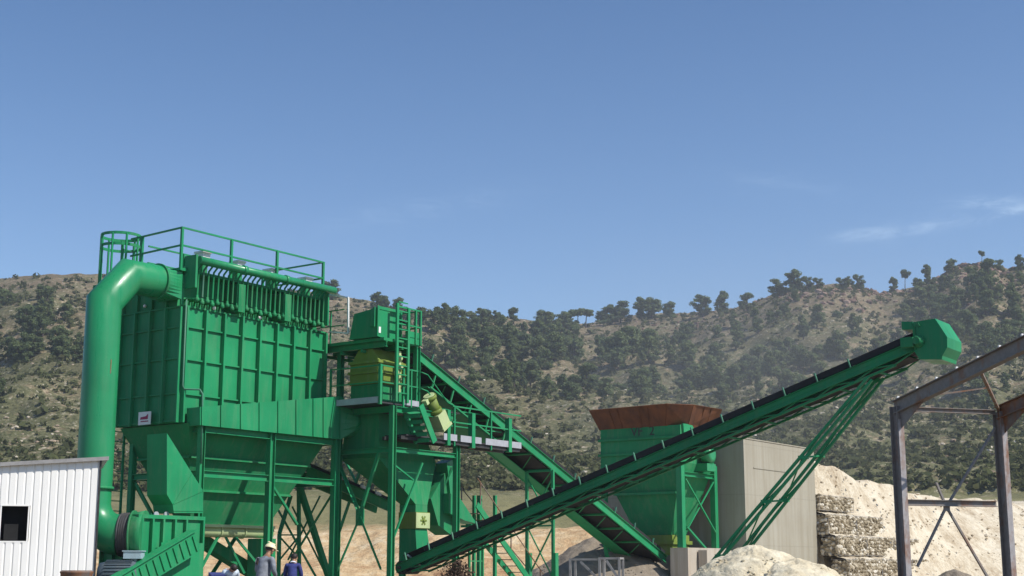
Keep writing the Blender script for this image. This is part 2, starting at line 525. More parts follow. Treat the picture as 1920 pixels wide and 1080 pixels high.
sc.view_settings.exposure = 0.14
sc.view_settings.gamma = 1

# ------------------------------------------------------------------ ground and hillside
def lerp_tab(tab, x):
    if x <= tab[0][0]: return tab[0][1]
    for (x0, y0), (x1, y1) in zip(tab, tab[1:]):
        if x <= x1: return y0 + (y1 - y0) * (x - x0) / (x1 - x0)
    return tab[-1][1]
SKY = [(-900, 640), (-300, 545), (0, 521), (100, 513), (190, 514), (330, 522), (620, 551), (700, 566), (800, 586), (870, 597), (940, 592), (1010, 603), (1100, 605), (1150, 598), (1200, 588),
       (1300, 586), (1380, 577), (1440, 554), (1490, 536), (1560, 532), (1610, 535), (1650, 550), (1700, 543), (1760, 523), (1800, 497), (1850, 491), (1890, 503), (1920, 497), (2200, 470), (2600, 560), (3200, 700)]
def tanel(py):
    v = (540 - py) / FOC
    return (SP + v * CP) / (CP - v * SP)
def px2tan(px, py):
    v = (540 - py) / FOC
    return (px - 960) / FOC / (CP - v * SP)
RIDGE = [(px2tan(x, y), tanel(y)) for x, y in SKY]
E0 = tanel(925); E1 = tanel(995)
def ridge_y(tn): return 520 + 50 * math.sin(tn * 9 + 1) + 30 * math.sin(tn * 23)
Y0 = 190.
def elev(tn, Y):
    er = lerp_tab(RIDGE, tn); yr = ridge_y(tn)
    s = (Y - Y0) / (yr - Y0)
    return E0 + (er - E0) * max(0, min(1, s)) ** .62, s, er, yr
def hill(x, y):
    if y < 20: return -.3
    tn = x / y
    fade = max(0, min(1, (1.75 - abs(tn)) / .6))
    if y < Y0:
        zb = ZC + 100 * E1; z190 = ZC + Y0 * E0
        wob = 4 * noise.noise(V((x * .05, 3, 0)))
        k = (y + wob - 78) / 24
        k = max(0, min(1, k))
        z = -.3 + (zb + .3) * (k * k * (3 - 2 * k)) if y + wob < 102 else zb + (z190 - zb) * (y + wob - 102) / (Y0 - 102)
        z = min(z, z190)
        z += .7 * noise.fractal(V((x * .16, y * .10, 1)), 1., 2., 5) * min(1, max(0, (y - 80) / 15))
        return z * fade
    e, s, er, yr = elev(tn, y)
    if y <= yr: z = ZC + y * e
    else: z = ZC + yr * er - .12 * (y - yr) - (y - yr) ** 2 * .0002
    env = max(0, min(1, s * 5)) * (1 if s < .75 else max(.10, 1 - (s - .75) * 3.6))
    q = V((x * .018, y * .018, 0))
    z += env * (6.5 * noise.fractal(q, 1., 2., 3) + 1.6 * noise.fractal(q * 6, 1., 2.1, 4))
    z += .5 * noise.noise(V((x * .22, y * .22, 4)))
    return z * fade

mb = MB()
tans = [-1.75 + i * .05 for i in range(24)] + [-.55 + i * (1.1 / 330) for i in range(331)] + [.6 + i * .05 for i in range(24)]
ys = [60, 70, 76] + [78 + i * 1.0 for i in range(28)] + [108 + i * 4.1 for i in range(20)] + [190 + 2.1 * i for i in range(200)] + [614 + 25 * i for i in range(14)]
nt = len(tans)
for y in ys:
    for tn in tans: mb.v.append(V((tn * y, y, hill(tn * y, y))))
for j in range(len(ys) - 1):
    for i in range(nt - 1):
        mb.f.append([j * nt + i, j * nt + i + 1, (j + 1) * nt + i + 1, (j + 1) * nt + i]); mb.s.append(True)
solid('hillside', mb, M['hill'], (0, 0, 0), kind='structure', recalc=False)

mb = MB()
n = 96
mb.v.append(V((0, 300, 0)))
for r in (40, 120, 300, 800, 1900):
    for k in range(n):
        a_ = 2 * math.pi * k / n
        mb.v.append(V((r * math.cos(a_), 300 + r * math.sin(a_), 0)))
for k in range(n):
    mb.f.append([0, 1 + k, 1 + (k + 1) % n]); mb.s.append(True)
for q in range(4):
    for k in range(n):
        a_, b_ = 1 + q * n, 1 + (q + 1) * n
        mb.f.append([a_ + k, b_ + k, b_ + (k + 1) % n, a_ + (k + 1) % n]); mb.s.append(True)
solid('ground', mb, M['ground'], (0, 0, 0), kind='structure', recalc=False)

# ------------------------------------------------------------------ vegetation
def quad_cloud(mb, c, rx, rz, n, size, rnd, up=.25):
    for _ in range(n):
        d = V((rnd.gauss(0, 1), rnd.gauss(0, 1), rnd.gauss(0, 1))).normalized()
        k = rnd.random() ** .45
        p = c + V((d.x * rx * k, d.y * rx * k, d.z * rz * k))
        nr = (d + V((rnd.gauss(0, .5), rnd.gauss(0, .5), rnd.gauss(up, .5)))).normalized()
        s = nr.cross(UP)
        if s.length < .01: s = V((1, 0, 0))
        s.normalize(); u = s.cross(nr)
        a_ = rnd.uniform(0, math.pi); z = size * rnd.uniform(.6, 1.3)
        e1 = (s * math.cos(a_) + u * math.sin(a_)) * z; e2 = (u * math.cos(a_) - s * math.sin(a_)) * z * rnd.uniform(.5, .9)
        mb.add([p - e1 - e2 * .4, p + e2 * .7 - e1 * .2, p + e1 * 1.1, p - e2], [(0, 1, 2, 3)])

def mesh_of(name, mb, mat):
    me = bpy.data.meshes.new(name)
    me.from_pydata(mb.v, [], mb.f); me.polygons.foreach_set('use_smooth', mb.s)
    me.materials.append(mat); return me

PINES = []
def make_pine(kind, rnd):
    """unit pine about 7 m high; returns crown and trunk meshes"""
    H = 7.0; cm, tm = MB(), MB()
    lean = V((rnd.uniform(-.5, .5), rnd.uniform(-.5, .5), 0))
    if kind == 'umbrella':
        base, cl = .60, [(rnd.uniform(0, 2 * math.pi), rnd.uniform(.2, 2.0), rnd.uniform(4.7, 6.5), rnd.uniform(.8, 1.2), rnd.uniform(.5, .75)) for _ in range(17)]
    elif kind == 'tall':
        base, cl = .22, []
        for i in range(24):
            h = rnd.uniform(1.0, 6.6); w = 1.55 * (1 - ((h - 3.2) / 4.2) ** 2) if h > 3.2 else 1.5
            cl.append((rnd.uniform(0, 6.28), rnd.uniform(.15, .95) * w, h, rnd.uniform(.55, .95), rnd.uniform(.45, .75)))
    else:
        base, cl = .15, []
        for i in range(26):
            h = rnd.uniform(.6, 6.1); w = 2.3 * (1 - ((h - 3.0) / 4.0) ** 2) if h > 3.0 else 2.1
            cl.append((rnd.uniform(0, 6.28), rnd.uniform(.15, 1) * w, h, rnd.uniform(.7, 1.2), rnd.uniform(.5, .85)))
    for an, rr, h, rx, rz in cl:
        c = V((math.cos(an) * rr, math.sin(an) * rr, h)) + lean * (h / H)
        quad_cloud(cm, c, rx, rz, 84, .30, rnd)
        b0 = lean * (h * .8 / H) + V((0, 0, h * .78))
        tm.tube([b0, (b0 + c) / 2 + V((0, 0, .1)), c], [.07, .05, .02], 5, False)
    tm.tube([V((0, 0, -.6)), lean * .3 + V((0, 0, 2)), lean * .65 + V((0, 0, 4.4)), lean * .9 + V((0, 0, 6.2))], [.22, .16, .10, .04], 7, False)
    return mesh_of('crown', cm, M['pine']), mesh_of('trunk', tm, M['bark'])
rnd = random.Random(21)
VAR = {k: [make_pine(k, rnd) for _ in range(n_)] for k, n_ in (('umbrella', 2), ('tall', 3), ('round', 4))}

def add_pine(x, y, z, hgt, kind, label, group, wid=1.0):
    cm, tm = rnd.choice(VAR[kind])
    t_ = thing('pine_tree', label, 'tree', (x, y, z), group)
    s = hgt / 7.0
    t_.scale = (s * wid, s * wid, s); t_.rotation_euler = (0, 0, rnd.uniform(0, 6.28))
    for nm, me in (('crown', cm), ('trunk', tm)):
        o = bpy.data.objects.new(nm, me); col.objects.link(o); o.parent = t_
    return t_

def hill_point(px, py):
    """ground point of the hillside that is seen near this pixel"""
    sk = lerp_tab(SKY, px)
    f = max(0, min(1, (925 - py) / (925 - sk)))
    tn = px2tan(px, py); yr = ridge_y(tn)
    Y = Y0 + (yr - Y0) * f ** (1 / .62)
    return V((tn * Y, Y, hill(tn * Y, Y)))

occupied = []
def pine_at(px, py, hpx, kind, label, group, wid=1.0):
    p = hill_point(px, py)
    occupied.append((px, py))
    return add_pine(p.x, p.y, p.z, hpx * p.y / FOC, kind, label, group, wid)

RG = 'pines along the ridge'
RL = 'dark pine standing against the sky along the ridge right of the dust collector'
ridge_list = [(622, 30, 'round', 1.2), (705, 24, 'round', 1.1), (722, 22, 'round', 1.), (748, 22, 'tall', 1.), (838, 24, 'tall', 1.2), (850, 14, 'round', 1.2), (880, 20, 'round', 1.1), (903, 24, 'round', 1.1), (915, 18, 'round', 1.1),
              (932, 14, 'round', 1.), (963, 22, 'tall', 1.2), (1018, 24, 'round', 1.4), (1032, 20, 'round', 1.4), (1058, 22, 'round', 1.3), (1070, 26, 'round', 1.3), (1084, 26, 'umbrella', 1.1), (1098, 26, 'umbrella', 1.2), (1132, 28, 'round', 1.2), (1146, 30, 'round', 1.), (1163, 32, 'round', 1.1),
              (1203, 32, 'tall', 1.2), (1222, 32, 'tall', 1.2), (1257, 24, 'tall', 1.1), (1318, 36, 'round', 1.2), (1353, 38, 'tall', 1.1), (1401, 26, 'round', 1.1), (1462, 26, 'round', 1.4), (1490, 36, 'round', 1.1), (1512, 22, 'round', 1.), (1532, 16, 'round', 1.1),
              (1575, 14, 'round', 1.2), (1590, 14, 'round', 1.1), (1608, 22, 'tall', 1.), (1675, 24, 'tall', 1.), (1720, 14, 'round', 1.1), (1742, 28, 'tall', 1.), (1785, 24, 'round', 1.1), (1876, 16, 'round', 1.)]
for x, h, k, w in ridge_list:
    pine_at(x, lerp_tab(SKY, x) + 12, h + 12, k if k != 'tall' else rnd.choice(['tall', 'round']), RL, RG, w * 1.1)
pine_at(1697, lerp_tab(SKY, 1697) + 5, 42, 'umbrella', 'lone umbrella pine with a bare trunk on the ridge left of the rocky peak', None, .8)
pine_at(1841, lerp_tab(SKY, 1841) + 4, 28, 'umbrella', 'small wind bent pine on the very top of the rocky right hand peak', None, .8)
pine_at(1914, lerp_tab(SKY, 1914) + 10, 34, 'round', 'dark round pine on the skyline at the right edge of the view', None, 1.)

ZONES = [
    ('pines of the left slope', 'bushy dark pine on the bare slope left of the tall green exhaust pipe', [((18, 580), 14, 12, 3, 46), ((78, 580), 14, 16, 3, 46), ((60, 625), 28, 22, 8, 50), ((118, 632), 22, 30, 7, 52), ((28, 668), 16, 18, 4, 54), ((8, 745), 6, 8, 1, 40), ((140, 690), 12, 22, 2, 40)]),
    ('pines in the middle woods', 'dark pine in the dense woods above the two belt conveyors', [((840, 640), 40, 30, 13, 50), ((930, 660), 50, 44, 25, 56), ((1050, 660), 60, 50, 22, 54), ((1180, 690), 60, 30, 22, 56), ((1100, 725), 50, 14, 6, 50), ((1040, 740), 16, 14, 4, 52), ((1090, 745), 14, 12, 3, 54), ((1190, 740), 18, 14, 3, 54), ((960, 620), 60, 10, 8, 38), ((1160, 630), 90, 22, 10, 34), ((890, 725), 40, 14, 6, 54)]),
    ('pines of the right slope', 'dark pine on the slope behind the rising end of the long conveyor', [((1330, 700), 60, 28, 20, 58), ((1450, 690), 70, 32, 24, 56), ((1540, 640), 60, 30, 12, 48), ((1620, 690), 40, 36, 10, 52), ((1400, 610), 60, 18, 7, 34), ((1500, 580), 60, 16, 6, 32)]),
    ('pines under the right hand peak', 'dark pine on the steep slope below the rocky right hand peak', [((1740, 600), 40, 30, 14, 50), ((1820, 620), 40, 40, 18, 56), ((1890, 580), 24, 40, 10, 54), ((1880, 700), 40, 40, 9, 56), ((1720, 570), 40, 14, 8, 34), ((1790, 560), 30, 12, 6, 36), ((1860, 540), 30, 12, 4, 32)]),
]
r2 = random.Random(5)
for grp, lab, blobs in ZONES:
    for (cx, cy), sx, sy, cnt, hp in blobs:
        for _ in range(cnt):
            for tr in range(30):
                px = r2.gauss(cx, sx); py = r2.gauss(cy, sy)
                lim = lerp_tab(SKY, px) + 22
                if py < lim or py > 770: continue
                if all((px - a_) ** 2 + ((py - b_) * 1.3) ** 2 > (10 if tr > 15 else 14) ** 2 for a_, b_ in occupied): break
            else: continue
            dist = max(.35, min(1.05, (py - 520) / 190))
            hh = hp * r2.uniform(.70, 1.12)
            pine_at(px, py + hh * .45, hh, r2.choice(['round', 'round', 'round', 'tall']), lab, grp, r2.uniform(.85, 1.25))

# scrub and pale stones strewn over the slope: nobody could count them
def scrub_field(cnt, seed):
    mbs = MB(); q = random.Random(seed)
    for _ in range(cnt):
        px = q.uniform(-500, 2400); sk = lerp_tab(SKY, px)
        f = q.random() ** 1.05
        py = 918 - f * (918 - sk - 3)
        p = hill_point(px, py)
        if noise.noise(V((p.x * .02, p.y * .02, 9))) + q.uniform(-.5, .5) < -.36: continue
        s = q.uniform(.35, 1.0) * (1.7 if q.random() < .12 else 1) * (.8 + p.y / 800)
        quad_cloud(mbs, p + V((0, 0, s * .35)), s * .75, s * .5, 12, s * .42, q, .4)
    return mbs
solid('hillside_scrub', scrub_field(25000, 3), M['scrub'], (0, 0, 0), 'low grey green scrub bushes dotted over the whole hillside', 'scrub', kind='stuff', recalc=False)
def rock_blob(mb, c, r, q, squash=.7, sub=0):
    ph = (1 + 5 ** .5) / 2
    vs = [V(p).normalized() for p in ((-1, ph, 0), (1, ph, 0), (-1, -ph, 0), (1, -ph, 0), (0, -1, ph), (0, 1, ph), (0, -1, -ph), (0, 1, -ph), (ph, 0, -1), (ph, 0, 1), (-ph, 0, -1), (-ph, 0, 1))]
    fs = [(0, 11, 5), (0, 5, 1), (0, 1, 7), (0, 7, 10), (0, 10, 11), (1, 5, 9), (5, 11, 4), (11, 10, 2), (10, 7, 6), (7, 1, 8), (3, 9, 4), (3, 4, 2), (3, 2, 6), (3, 6, 8), (3, 8, 9), (4, 9, 5), (2, 4, 11), (6, 2, 10), (8, 6, 7), (9, 8, 1)]
    rot = Matrix.Rotation(q.uniform(0, 6), 3, 'Z') @ Matrix.Rotation(q.uniform(0, 6), 3, 'X')
    k = V((q.uniform(.7, 1.3), q.uniform(.7, 1.3), q.uniform(.7, 1.1)))
    out = []
    for p in vs:
        w_ = rot @ (V((p.x * k.x, p.y * k.y, p.z * k.z)) * q.uniform(.82, 1.12))
        out.append(c + V((w_.x, w_.y, w_.z * squash)) * r)
    mb.add(out, fs)
mb = MB(); q = random.Random(11)
for _ in range(3600):
    px = q.uniform(-400, 2300); sk = lerp_tab(SKY, px)
    f = q.random()
    p = hill_point(px, 915 - f * (915 - sk))
    nn = noise.noise(V((p.x * .03, p.y * .03, 2)))
    if nn + q.uniform(-.4, .4) < .05: continue
    rock_blob(mb, p, q.uniform(.15, .55) * (1.7 if q.random() < .06 else 1), q, .6)
solid('hillside_rocks', mb, M['rock'], (0, 0, 0), 'pale stones scattered on the hillside', 'rocks', kind='stuff', recalc=False)
mb = MB()
# outcrops near the peak and saddle
for (cx, cy, sx, sy, cnt, rr) in ((1830, 515, 44, 18, 130, 1.5), (1600, 555, 60, 14, 120, 1.3), (1490, 555, 40, 10, 40, 1.1), (1320, 600, 50, 10, 40, 1.0), (1860, 560, 40, 24, 30, 1.1), (1290, 612, 60, 6, 50, .7), (1000, 735, 24, 3, 20, .8)):
    for _ in range(cnt):
        px = q.gauss(cx, sx); py = max(lerp_tab(SKY, px) + 3, q.gauss(cy, sy))
        p = hill_point(px, py)
        rock_blob(mb, p, rr * q.uniform(.5, 1.2), q, .75)
solid('rocky_outcrops', mb, M['redrock'], (0, 0, 0), 'reddish brown rocky outcrops along the ridge and the right hand peak', 'rocks', kind='stuff', recalc=False)

# ================================================================== DUST COLLECTOR
dc = thing('dust_collector', 'tall green ribbed dust collector with a railed roof and rows of valves under its eave', 'dust collector', W(0, 3, 0))
BW, BD = 6.12, 2.85          # width along B, depth along -A
ZB, ZP, ZT = 5.42, 8.95, 10.15
mb = MB()
mb.box(-BD, 0, 0, BW, ZB, ZP - .005)
# ribs and stiffeners, welded pattern of the casing
for i in range(9):
    b = .035 + i * (BW - .07) / 8
    mb.box(.002, .15, b - .035, b + .035, ZB, ZP - .06)
for z in (ZB + .06, 6.28, 7.32, 8.30):
    for i in range(8):
        b = .035 + i * (BW - .07) / 8; b1 = b + (BW - .07) / 8
        mb.box(.002, .07, b + .037, b1 - .037, z - .022, z + .022)
for i in range(5):
    a_ = -.04 - i * (BD - .08) / 4
    mb.box(a_ - .035, a_ + .035, -.13, -.002, ZB, ZP - .06)
for z in (ZB + .06, 6.3, 7.35, 8.3):
    for i in range(4):
        a0 = -.04 - i * (BD - .08) / 4
        mb.box(a0 - (BD - .08) / 4 + .037, a0 - .037, -.06, -.002, z - .022, z + .022)
part('casing', mb, M['green'], dc)
mb = MB()
mb.box(-BD, -.36, .02, BW - .02, ZP, ZT - .18)
mb.box(-BD - .05, .05, -.05, BW + .05, ZP - .055, ZP - .004)
for i in range(5):
    a_ = -.1 - i * (BD - .2) / 4
    mb.box(a_ - .03, a_ + .03, -.08, .018, ZP, ZT - .28)
part('plenum', mb, M['green2'], dc)
mb = MB()
mb.box(-BD - .15, .03, -.26, BW + .06, ZT - .175, ZT - .09)
part('roof_deck', mb, M['green'], dc)
# header pipe and end bracket
hz = 10.30
mb = MB(); mb.tube([W(.42, .12, hz), W(.42, BW - .02, hz)], .125, 14)
for b in (1.9, 3.75):
    mb.tube([W(.42, b, hz), W(.42, b + .14, hz)], .15, 14)
part('header_pipe', mb, M['gloss'], dc)
mb = MB(); mb.box(-.1, .40, .02, .10, hz - .85, hz + .16)
mb.box(-.34, .36, BW - .26, BW - .20, hz - 1.2, hz + .10)
part('header_bracket', mb, M['green'], dc)
for i in range(28):
    b = .30 + i * (BW - .62) / 27
    m2 = MB(); m2.tube([W(.40, b, hz - .08), W(.22, b, hz - .24), W(.20, b, hz - .9), W(.20, b, hz - 1.06)], .031, 7, False)
    bp = part('blow_pipe', m2, M['green2'] if i != 1 else M['bracket'], dc)
    m2 = MB(); m2.lathe(W(.20, b, hz - 1.22 - .07 * (i % 2)), UP, [(0, .04), (.02, .07), (.10, .07), (.13, .04), (.19, .036)], 10)
    m2.tube([W(.20, b, hz - 1.12), W(-.36, b, hz - 1.12)], .04, 7)
    part('pulse_valve', m2, M['green2'], bp)
mb = MB()
for b0 in (1.92, 3.95):
    mb.box(-.34, .28, b0, b0 + .28, hz - 1.3, hz - .42)
part('valve_cabinet', mb, M['green2'], dc)
# white boxes on the roof edge
zr0_ = ZT - .155
for px, py in ((396, 472), (461, 490), (523, 505), (588, 521)):
    p = pA(px, py, .1); A_, B_, Z_ = loc(p)
    m2 = MB(); m2.box(-.45, -.1, B_ - .15, B_ + .15, Z_ - .16, Z_ - .02)
    m2.box(-.48, -.07, B_ - .18, B_ + .18, Z_ - .018, Z_ + .04)
    rb_ = part('roof_cover_box', m2, M['white'], dc)
    m2 = MB(); m2.box(-.40, -.15, B_ - .10, B_ + .10, zr0_, Z_ - .165); part('box_stand', m2, M['green2'], rb_)
# roof railing
zr0 = ZT - .16; zr1 = 11.32
posts = [(0, -.22), (0, 1.80), (0, 3.80), (0, BW - .15), (-1.95, -.10), (-BD, BW - .15), (-BD, 3), (-BD, -.05)]
mb = MB()
for i, (a_, b_) in enumerate(posts):
    if i == 7: continue
    m2 = MB(); m2.bar(W(a_, b_, zr0), W(a_, b_, zr1), .075, .075, AX); part('railing_post', m2, M['green'], dc)
for z in (zr1 - .02, (zr0 + zr1) / 2 + .1):
    for p, q_ in (((0, -.22), (0, BW - .15)), ((0, -.22), (-1.95, -.10)), ((0, BW - .15), (-BD, BW - .15)), ((-BD, BW - .15), (-BD, .9)), ((-1.95, -.10), (-2.5, -.08))):
        mb.bar(W(*p, z), W(*q_, z), .05, .05)
mb.bar(W(0, -.05, zr0 + .06), W(-2.5, -.05, zr0 + .06), .012, .14)
part('guardrail', mb, M['green'], dc)
# lower gusset post at front corner of roof
mb = MB(); mb.box(-.32, -.12, .0, .06, zr0, zr0 + .55); part('gusset_plate', mb, M['green'], dc)
# hopper
mb = MB()
zt, zb_ = 5.40, 2.52
top = [(-2.78, .1), (.30, .1), (.30, 6.12), (-2.78, 6.12)]
bot = [(-1.55, 1.5), (-1.0, 1.5), (-1.0, 4.75), (-1.55, 4.75)]
mb.hexa([W(a_, b_, zb_) for a_, b_ in bot], [W(a_, b_, zt) for a_, b_ in top])
def hop(k): return [tuple(x0 + (x1 - x0) * k for x0, x1 in zip(p_, q_)) for p_, q_ in zip(top, bot)]
for k in (.33, .66):
    c4 = hop(k); z = zt + (zb_ - zt) * k
    for i in range(4):
        (a0, b0), (a1, b1) = c4[i], c4[(i + 1) % 4]
        o = [(0, -.05), (.05, 0), (0, .05), (-.05, 0)][i]
        mb.bar(W(a0 + o[0], b0 + o[1], z), W(a1 + o[0], b1 + o[1], z), .09, .07)
part('hopper', mb, M['green2'], dc)
# screw conveyor trough
mb = MB()
mb.tube([W(-1.0, 1.3, zb_ - .20), W(-1.0, 4.85, zb_ - .20)], .19, 14)
mb.box(-1.32, -.70, 1.35, 4.8, zb_ - .09, zb_ - .005)
for b in (1.32, 2.6, 3.6, 4.8): mb.tube([W(-1.0, b, zb_ - .20), W(-1.0, b + .05, zb_ - .20)], .225, 14)
part('screw_conveyor', mb, M['lime'], dc)
mb = MB(); mb.box(-1.3, -.7, 4.20, 4.85, .9, zb_ - .40); mb.box(-1.2, -.8, 4.3, 4.75, .0, .895)
part('discharge_chute', mb, M['green2'], dc)
# tapered inlet duct on the front
mb = MB()
A0 = .72
poly = [pA(375, 763, A0), pA(640, 743, A0), pA(640, 824, A0), pA(375, 797, A0)]
mb.prism(poly, AX * -(A0 - .153))
for px in (378, 414, 451, 486, 521, 555, 587, 606, 637):
    k = (px - 375) / 265.; yt = 763 - 20 * k; yb = 797 + 27 * k
    p0, p1 = pA(px, yt, A0), pA(px, yb, A0)
    mb.bar(p0 + AX * .022, p1 + AX * .022, .030, .042, BX)
part('inlet_duct', mb, M['green'], dc)
mb = MB()
c0 = [loc(p_) for p_ in (pA(640, 743, A0), pA(640, 824, A0))]
bq = c0[0][1] + .005
zc_ = 6.08
ring0 = [W(A0, bq, c0[0][2]), W(.16, bq, c0[0][2]), W(.16, bq, c0[1][2]), W(A0, bq, c0[1][2])]
mb2 = MB(); n = 24
vs, fs = [], []
for k in range(n):
    an = 2 * math.pi * k / n + math.pi / 4
    cx, cz = math.cos(an), math.sin(an)
    mx = max(abs(cx), abs(cz))
    vs.append(W((A0 + .16) / 2 + (A0 - .16) / 2 * cx / mx, bq, (c0[0][2] + c0[1][2]) / 2 + (c0[0][2] - c0[1][2]) / 2 * cz / mx))
for bb, rr in ((bq + .62, .50), (bq + 1.45, .50)):
    for k in range(n):
        an = 2 * math.pi * k / n + math.pi / 4
        vs.append(W(.44 + rr * math.cos(an), bb, zc_ - .12 + rr * math.sin(an)))
for i in range(2):
    for k in range(n): fs.append((i * n + k, i * n + (k + 1) % n, (i + 1) * n + (k + 1) % n, (i + 1) * n + k))
mb2.add(vs, fs[:n]); mb2.add(vs, fs[n:], True)
part('inlet_pipe', mb2, M['gloss'], dc)
mb = MB()
for i in range(5): mb.tube([W(.44, bq + 1.46 + i * .07, zc_ - .12), W(.44, bq + 1.50 + i * .07, zc_ - .12)], .55, 20)
mb.tube([W(.44, bq + 1.46, zc_ - .12), W(.44, bq + 1.95, zc_ - .12)], .50, 20)
part('bellows', mb, M['flex'], dc)
# support frame
for a_, b_, w_ in ((.52, .42, .16), (.52, 3.28, .19), (.52, 6.24, .20), (-2.5, .42, .16), (-2.5, 3.28, .17), (-2.5, 6.24, .17)):
    m2 = MB(); m2.ibeam(W(a_, b_, 0.02), W(a_, b_, 5.36), w_, w_ * 1.15, BX, .02)
    m2.box(a_ - .2, a_ + .2, b_ - .2, b_ + .2, 0.0, .025)
    part('leg', m2, M['green'], dc)
mb = MB()
for z, h in ((5.24, .22), (3.92, .20)):
    mb.ibeam(W(.5, .52, z), W(.5, 3.17, z), .16, h); mb.ibeam(W(.5, 3.39, z), W(.5, 6.12, z), .16, h)
    mb.ibeam(W(-2.5, .52, z), W(-2.5, 6.12, z), .14, h)
    mb.ibeam(W(.40, .42, z), W(-2.4, .42, z), .14, h - .02); mb.ibeam(W(.40, 6.24, z), W(-2.4, 6.24, z), .14, h - .02)
part('beam', mb, M['green'], dc)
mb = MB()
for p, q_ in (((-2.5, .45, 3.8), (-2.5, 3.2, .3)), ((-2.5, 3.2, 3.8), (-2.5, .45, .3)), ((-2.5, 6.2, 3.8), (-2.5, 3.3, .3)), ((-2.4, 6.2, 3.6), (.4, 6.2, .2)), ((.4, 6.28, 3.6), (-2.4, 6.28, .2)), ((-2.3, .42, 3.7), (.4, .42, .3))):
    mb.angle(W(*p), W(*q_), .09)
for p, q_ in (((415, 995), (372, 1075)), ((417, 995), (458, 1075)), ((432, 995), (478, 1052))):
    mb.bar(pA(*p, -1.0), pA(*q_, -1.0 + .3), .07)
mb.angle(pA(505, 905, .45), pA(556, 985, .45), .07)
part('brace', mb, M['green'], dc)
# sample line / conduit pipe at the corner
mb = MB()
mb.tube([W(.10, -.02, 9.1), W(.10, -.02, 6.5), W(.14, .02, 6.4), W(.55, .25, 6.38), W(.62, .30, 6.25), W(.62, .36, 4.2)], .026, 8)
part('conduit', mb, M['bracket'], dc)
# lamps / bolts bright dots
for px, py in ((400, 578), (486, 596)):
    p = pA(px, py, .01); m2 = MB(); m2.lathe(p, AX, [(0, .06), (.05, .06), (.07, .03)], 10); part('sensor_cap', m2, M['white'], dc)
p = pB(273, 574, -.005); m2 = MB(); m2.lathe(p, -BX, [(0, .05), (.05, .05), (.07, .03)], 10); part('sensor_cap', m2, M['white'], dc)
# name plate on the shaded end
p = loc(pB(272, 784, -.14)); m2 = MB()
m2.box(p[0] - .27, p[0] + .27, -.17, -.14, p[2] - .20, p[2] + .19)
pl = part('name_plate', m2, M['white'], dc)
m3 = MB()
m3.prism([W(p[0] - .18, -.172, p[2] - .04), W(p[0] + .16, -.172, p[2] - .04), W(p[0] + .17, -.172, p[2] + .12), W(p[0] + .07, -.172, p[2] + .05), W(p[0] - .16, -.172, p[2] + .03)], -BX * .006)
m3.box(p[0] - .15, p[0] + .19, -.178, -.172, p[2] - .115, p[2] - .085)
part('plate_emblem', m3, M['red'], pl)
# ladder with safety cage at the rear left
lc = loc(pY(224, 505, 43.9))
la, lb = lc[0], lc[1]
mb = MB()
rc = .62
for z in (11.50, 11.15):
    ring = [W(la + rc * math.cos(k), lb + rc * math.sin(k), z) for k in [math.pi * 2 * i / 20 for i in range(21)]]
    for i in range(20): mb.bar(ring[i], ring[i + 1], .02, .09 if z > 11 else .05)
for i in range(9):
    k = math.pi * 2 * i / 9 + .3
    p0 = W(la + rc * math.cos(k), lb + rc * math.sin(k), 9.9)
    mb.bar(p0, p0 + UP * 1.6, .06, .04, AX)
cage = part('ladder_cage', mb, M['green'], dc)
mb = MB()
for s in (-.22, .22):
    mb.bar(W(la + .38, lb + s, 0.3), W(la + .38, lb + s, 11.2), .07, .05, AX)
for i in range(36): mb.bar(W(la + .38, lb - .2, .5 + i * .3), W(la + .38, lb + .2, .5 + i * .3), .03)
mb.box(la - .55, la + .4, lb - .55, lb + .55, 9.80, 9.90)
mb.box(la + .4, la + 1.4, lb - .2, lb + .55, 9.82, 9.9)
part('ladder', mb, M['green'], dc)

# ================================================================== EXHAUST PIPE
PAx = -.55
pv = loc(pA(188, 700, PAx)); PBv = pv[1]
zh = 9.62; rr = .50
ep = thing('exhaust_pipe', 'thick glossy green pipe bending from the dust collector roof down to the fan', 'pipe', W(PAx, PBv, 0))
mb = MB()
mb.tube([W(PAx, PBv, 3.42), W(PAx, PBv, 6.2)], rr, 40, False)
mb.tube([W(PAx, PBv, 6.2), W(PAx, PBv, zh - .92), W(PAx, PBv + .82, zh - .02), W(PAx, -.62, zh)], rr, 40, False)
part('pipe_run', mb, M['gloss'], ep)
mb = MB()
mb.tube([W(PAx, -.66, zh), W(PAx, -.60, zh)], rr + .06, 40)
mb.tube([W(PAx, PBv, 3.36), W(PAx, PBv, 3.44)], rr + .05, 40)
part('flange', mb, M['green2'], ep)
vs, fs = [], []
n = 32
for k in range(n):
    an = 2 * math.pi * k / n
    vs.append(W(PAx + rr * math.cos(an), -.60, zh + rr * math.sin(an)))
for k in range(n):
    an = 2 * math.pi * k / n; cx, cz = math.cos(an), math.sin(an); mx = max(abs(cx), abs(cz))
    vs.append(W(PAx + .50 * cx / mx, -.085, zh - .08 + .42 * cz / mx))
for k in range(n): fs.append((k, (k + 1) % n, n + (k + 1) % n, n + k))
mb = MB(); mb.add(vs, fs); part('transition_duct', mb, M['gloss'], ep)
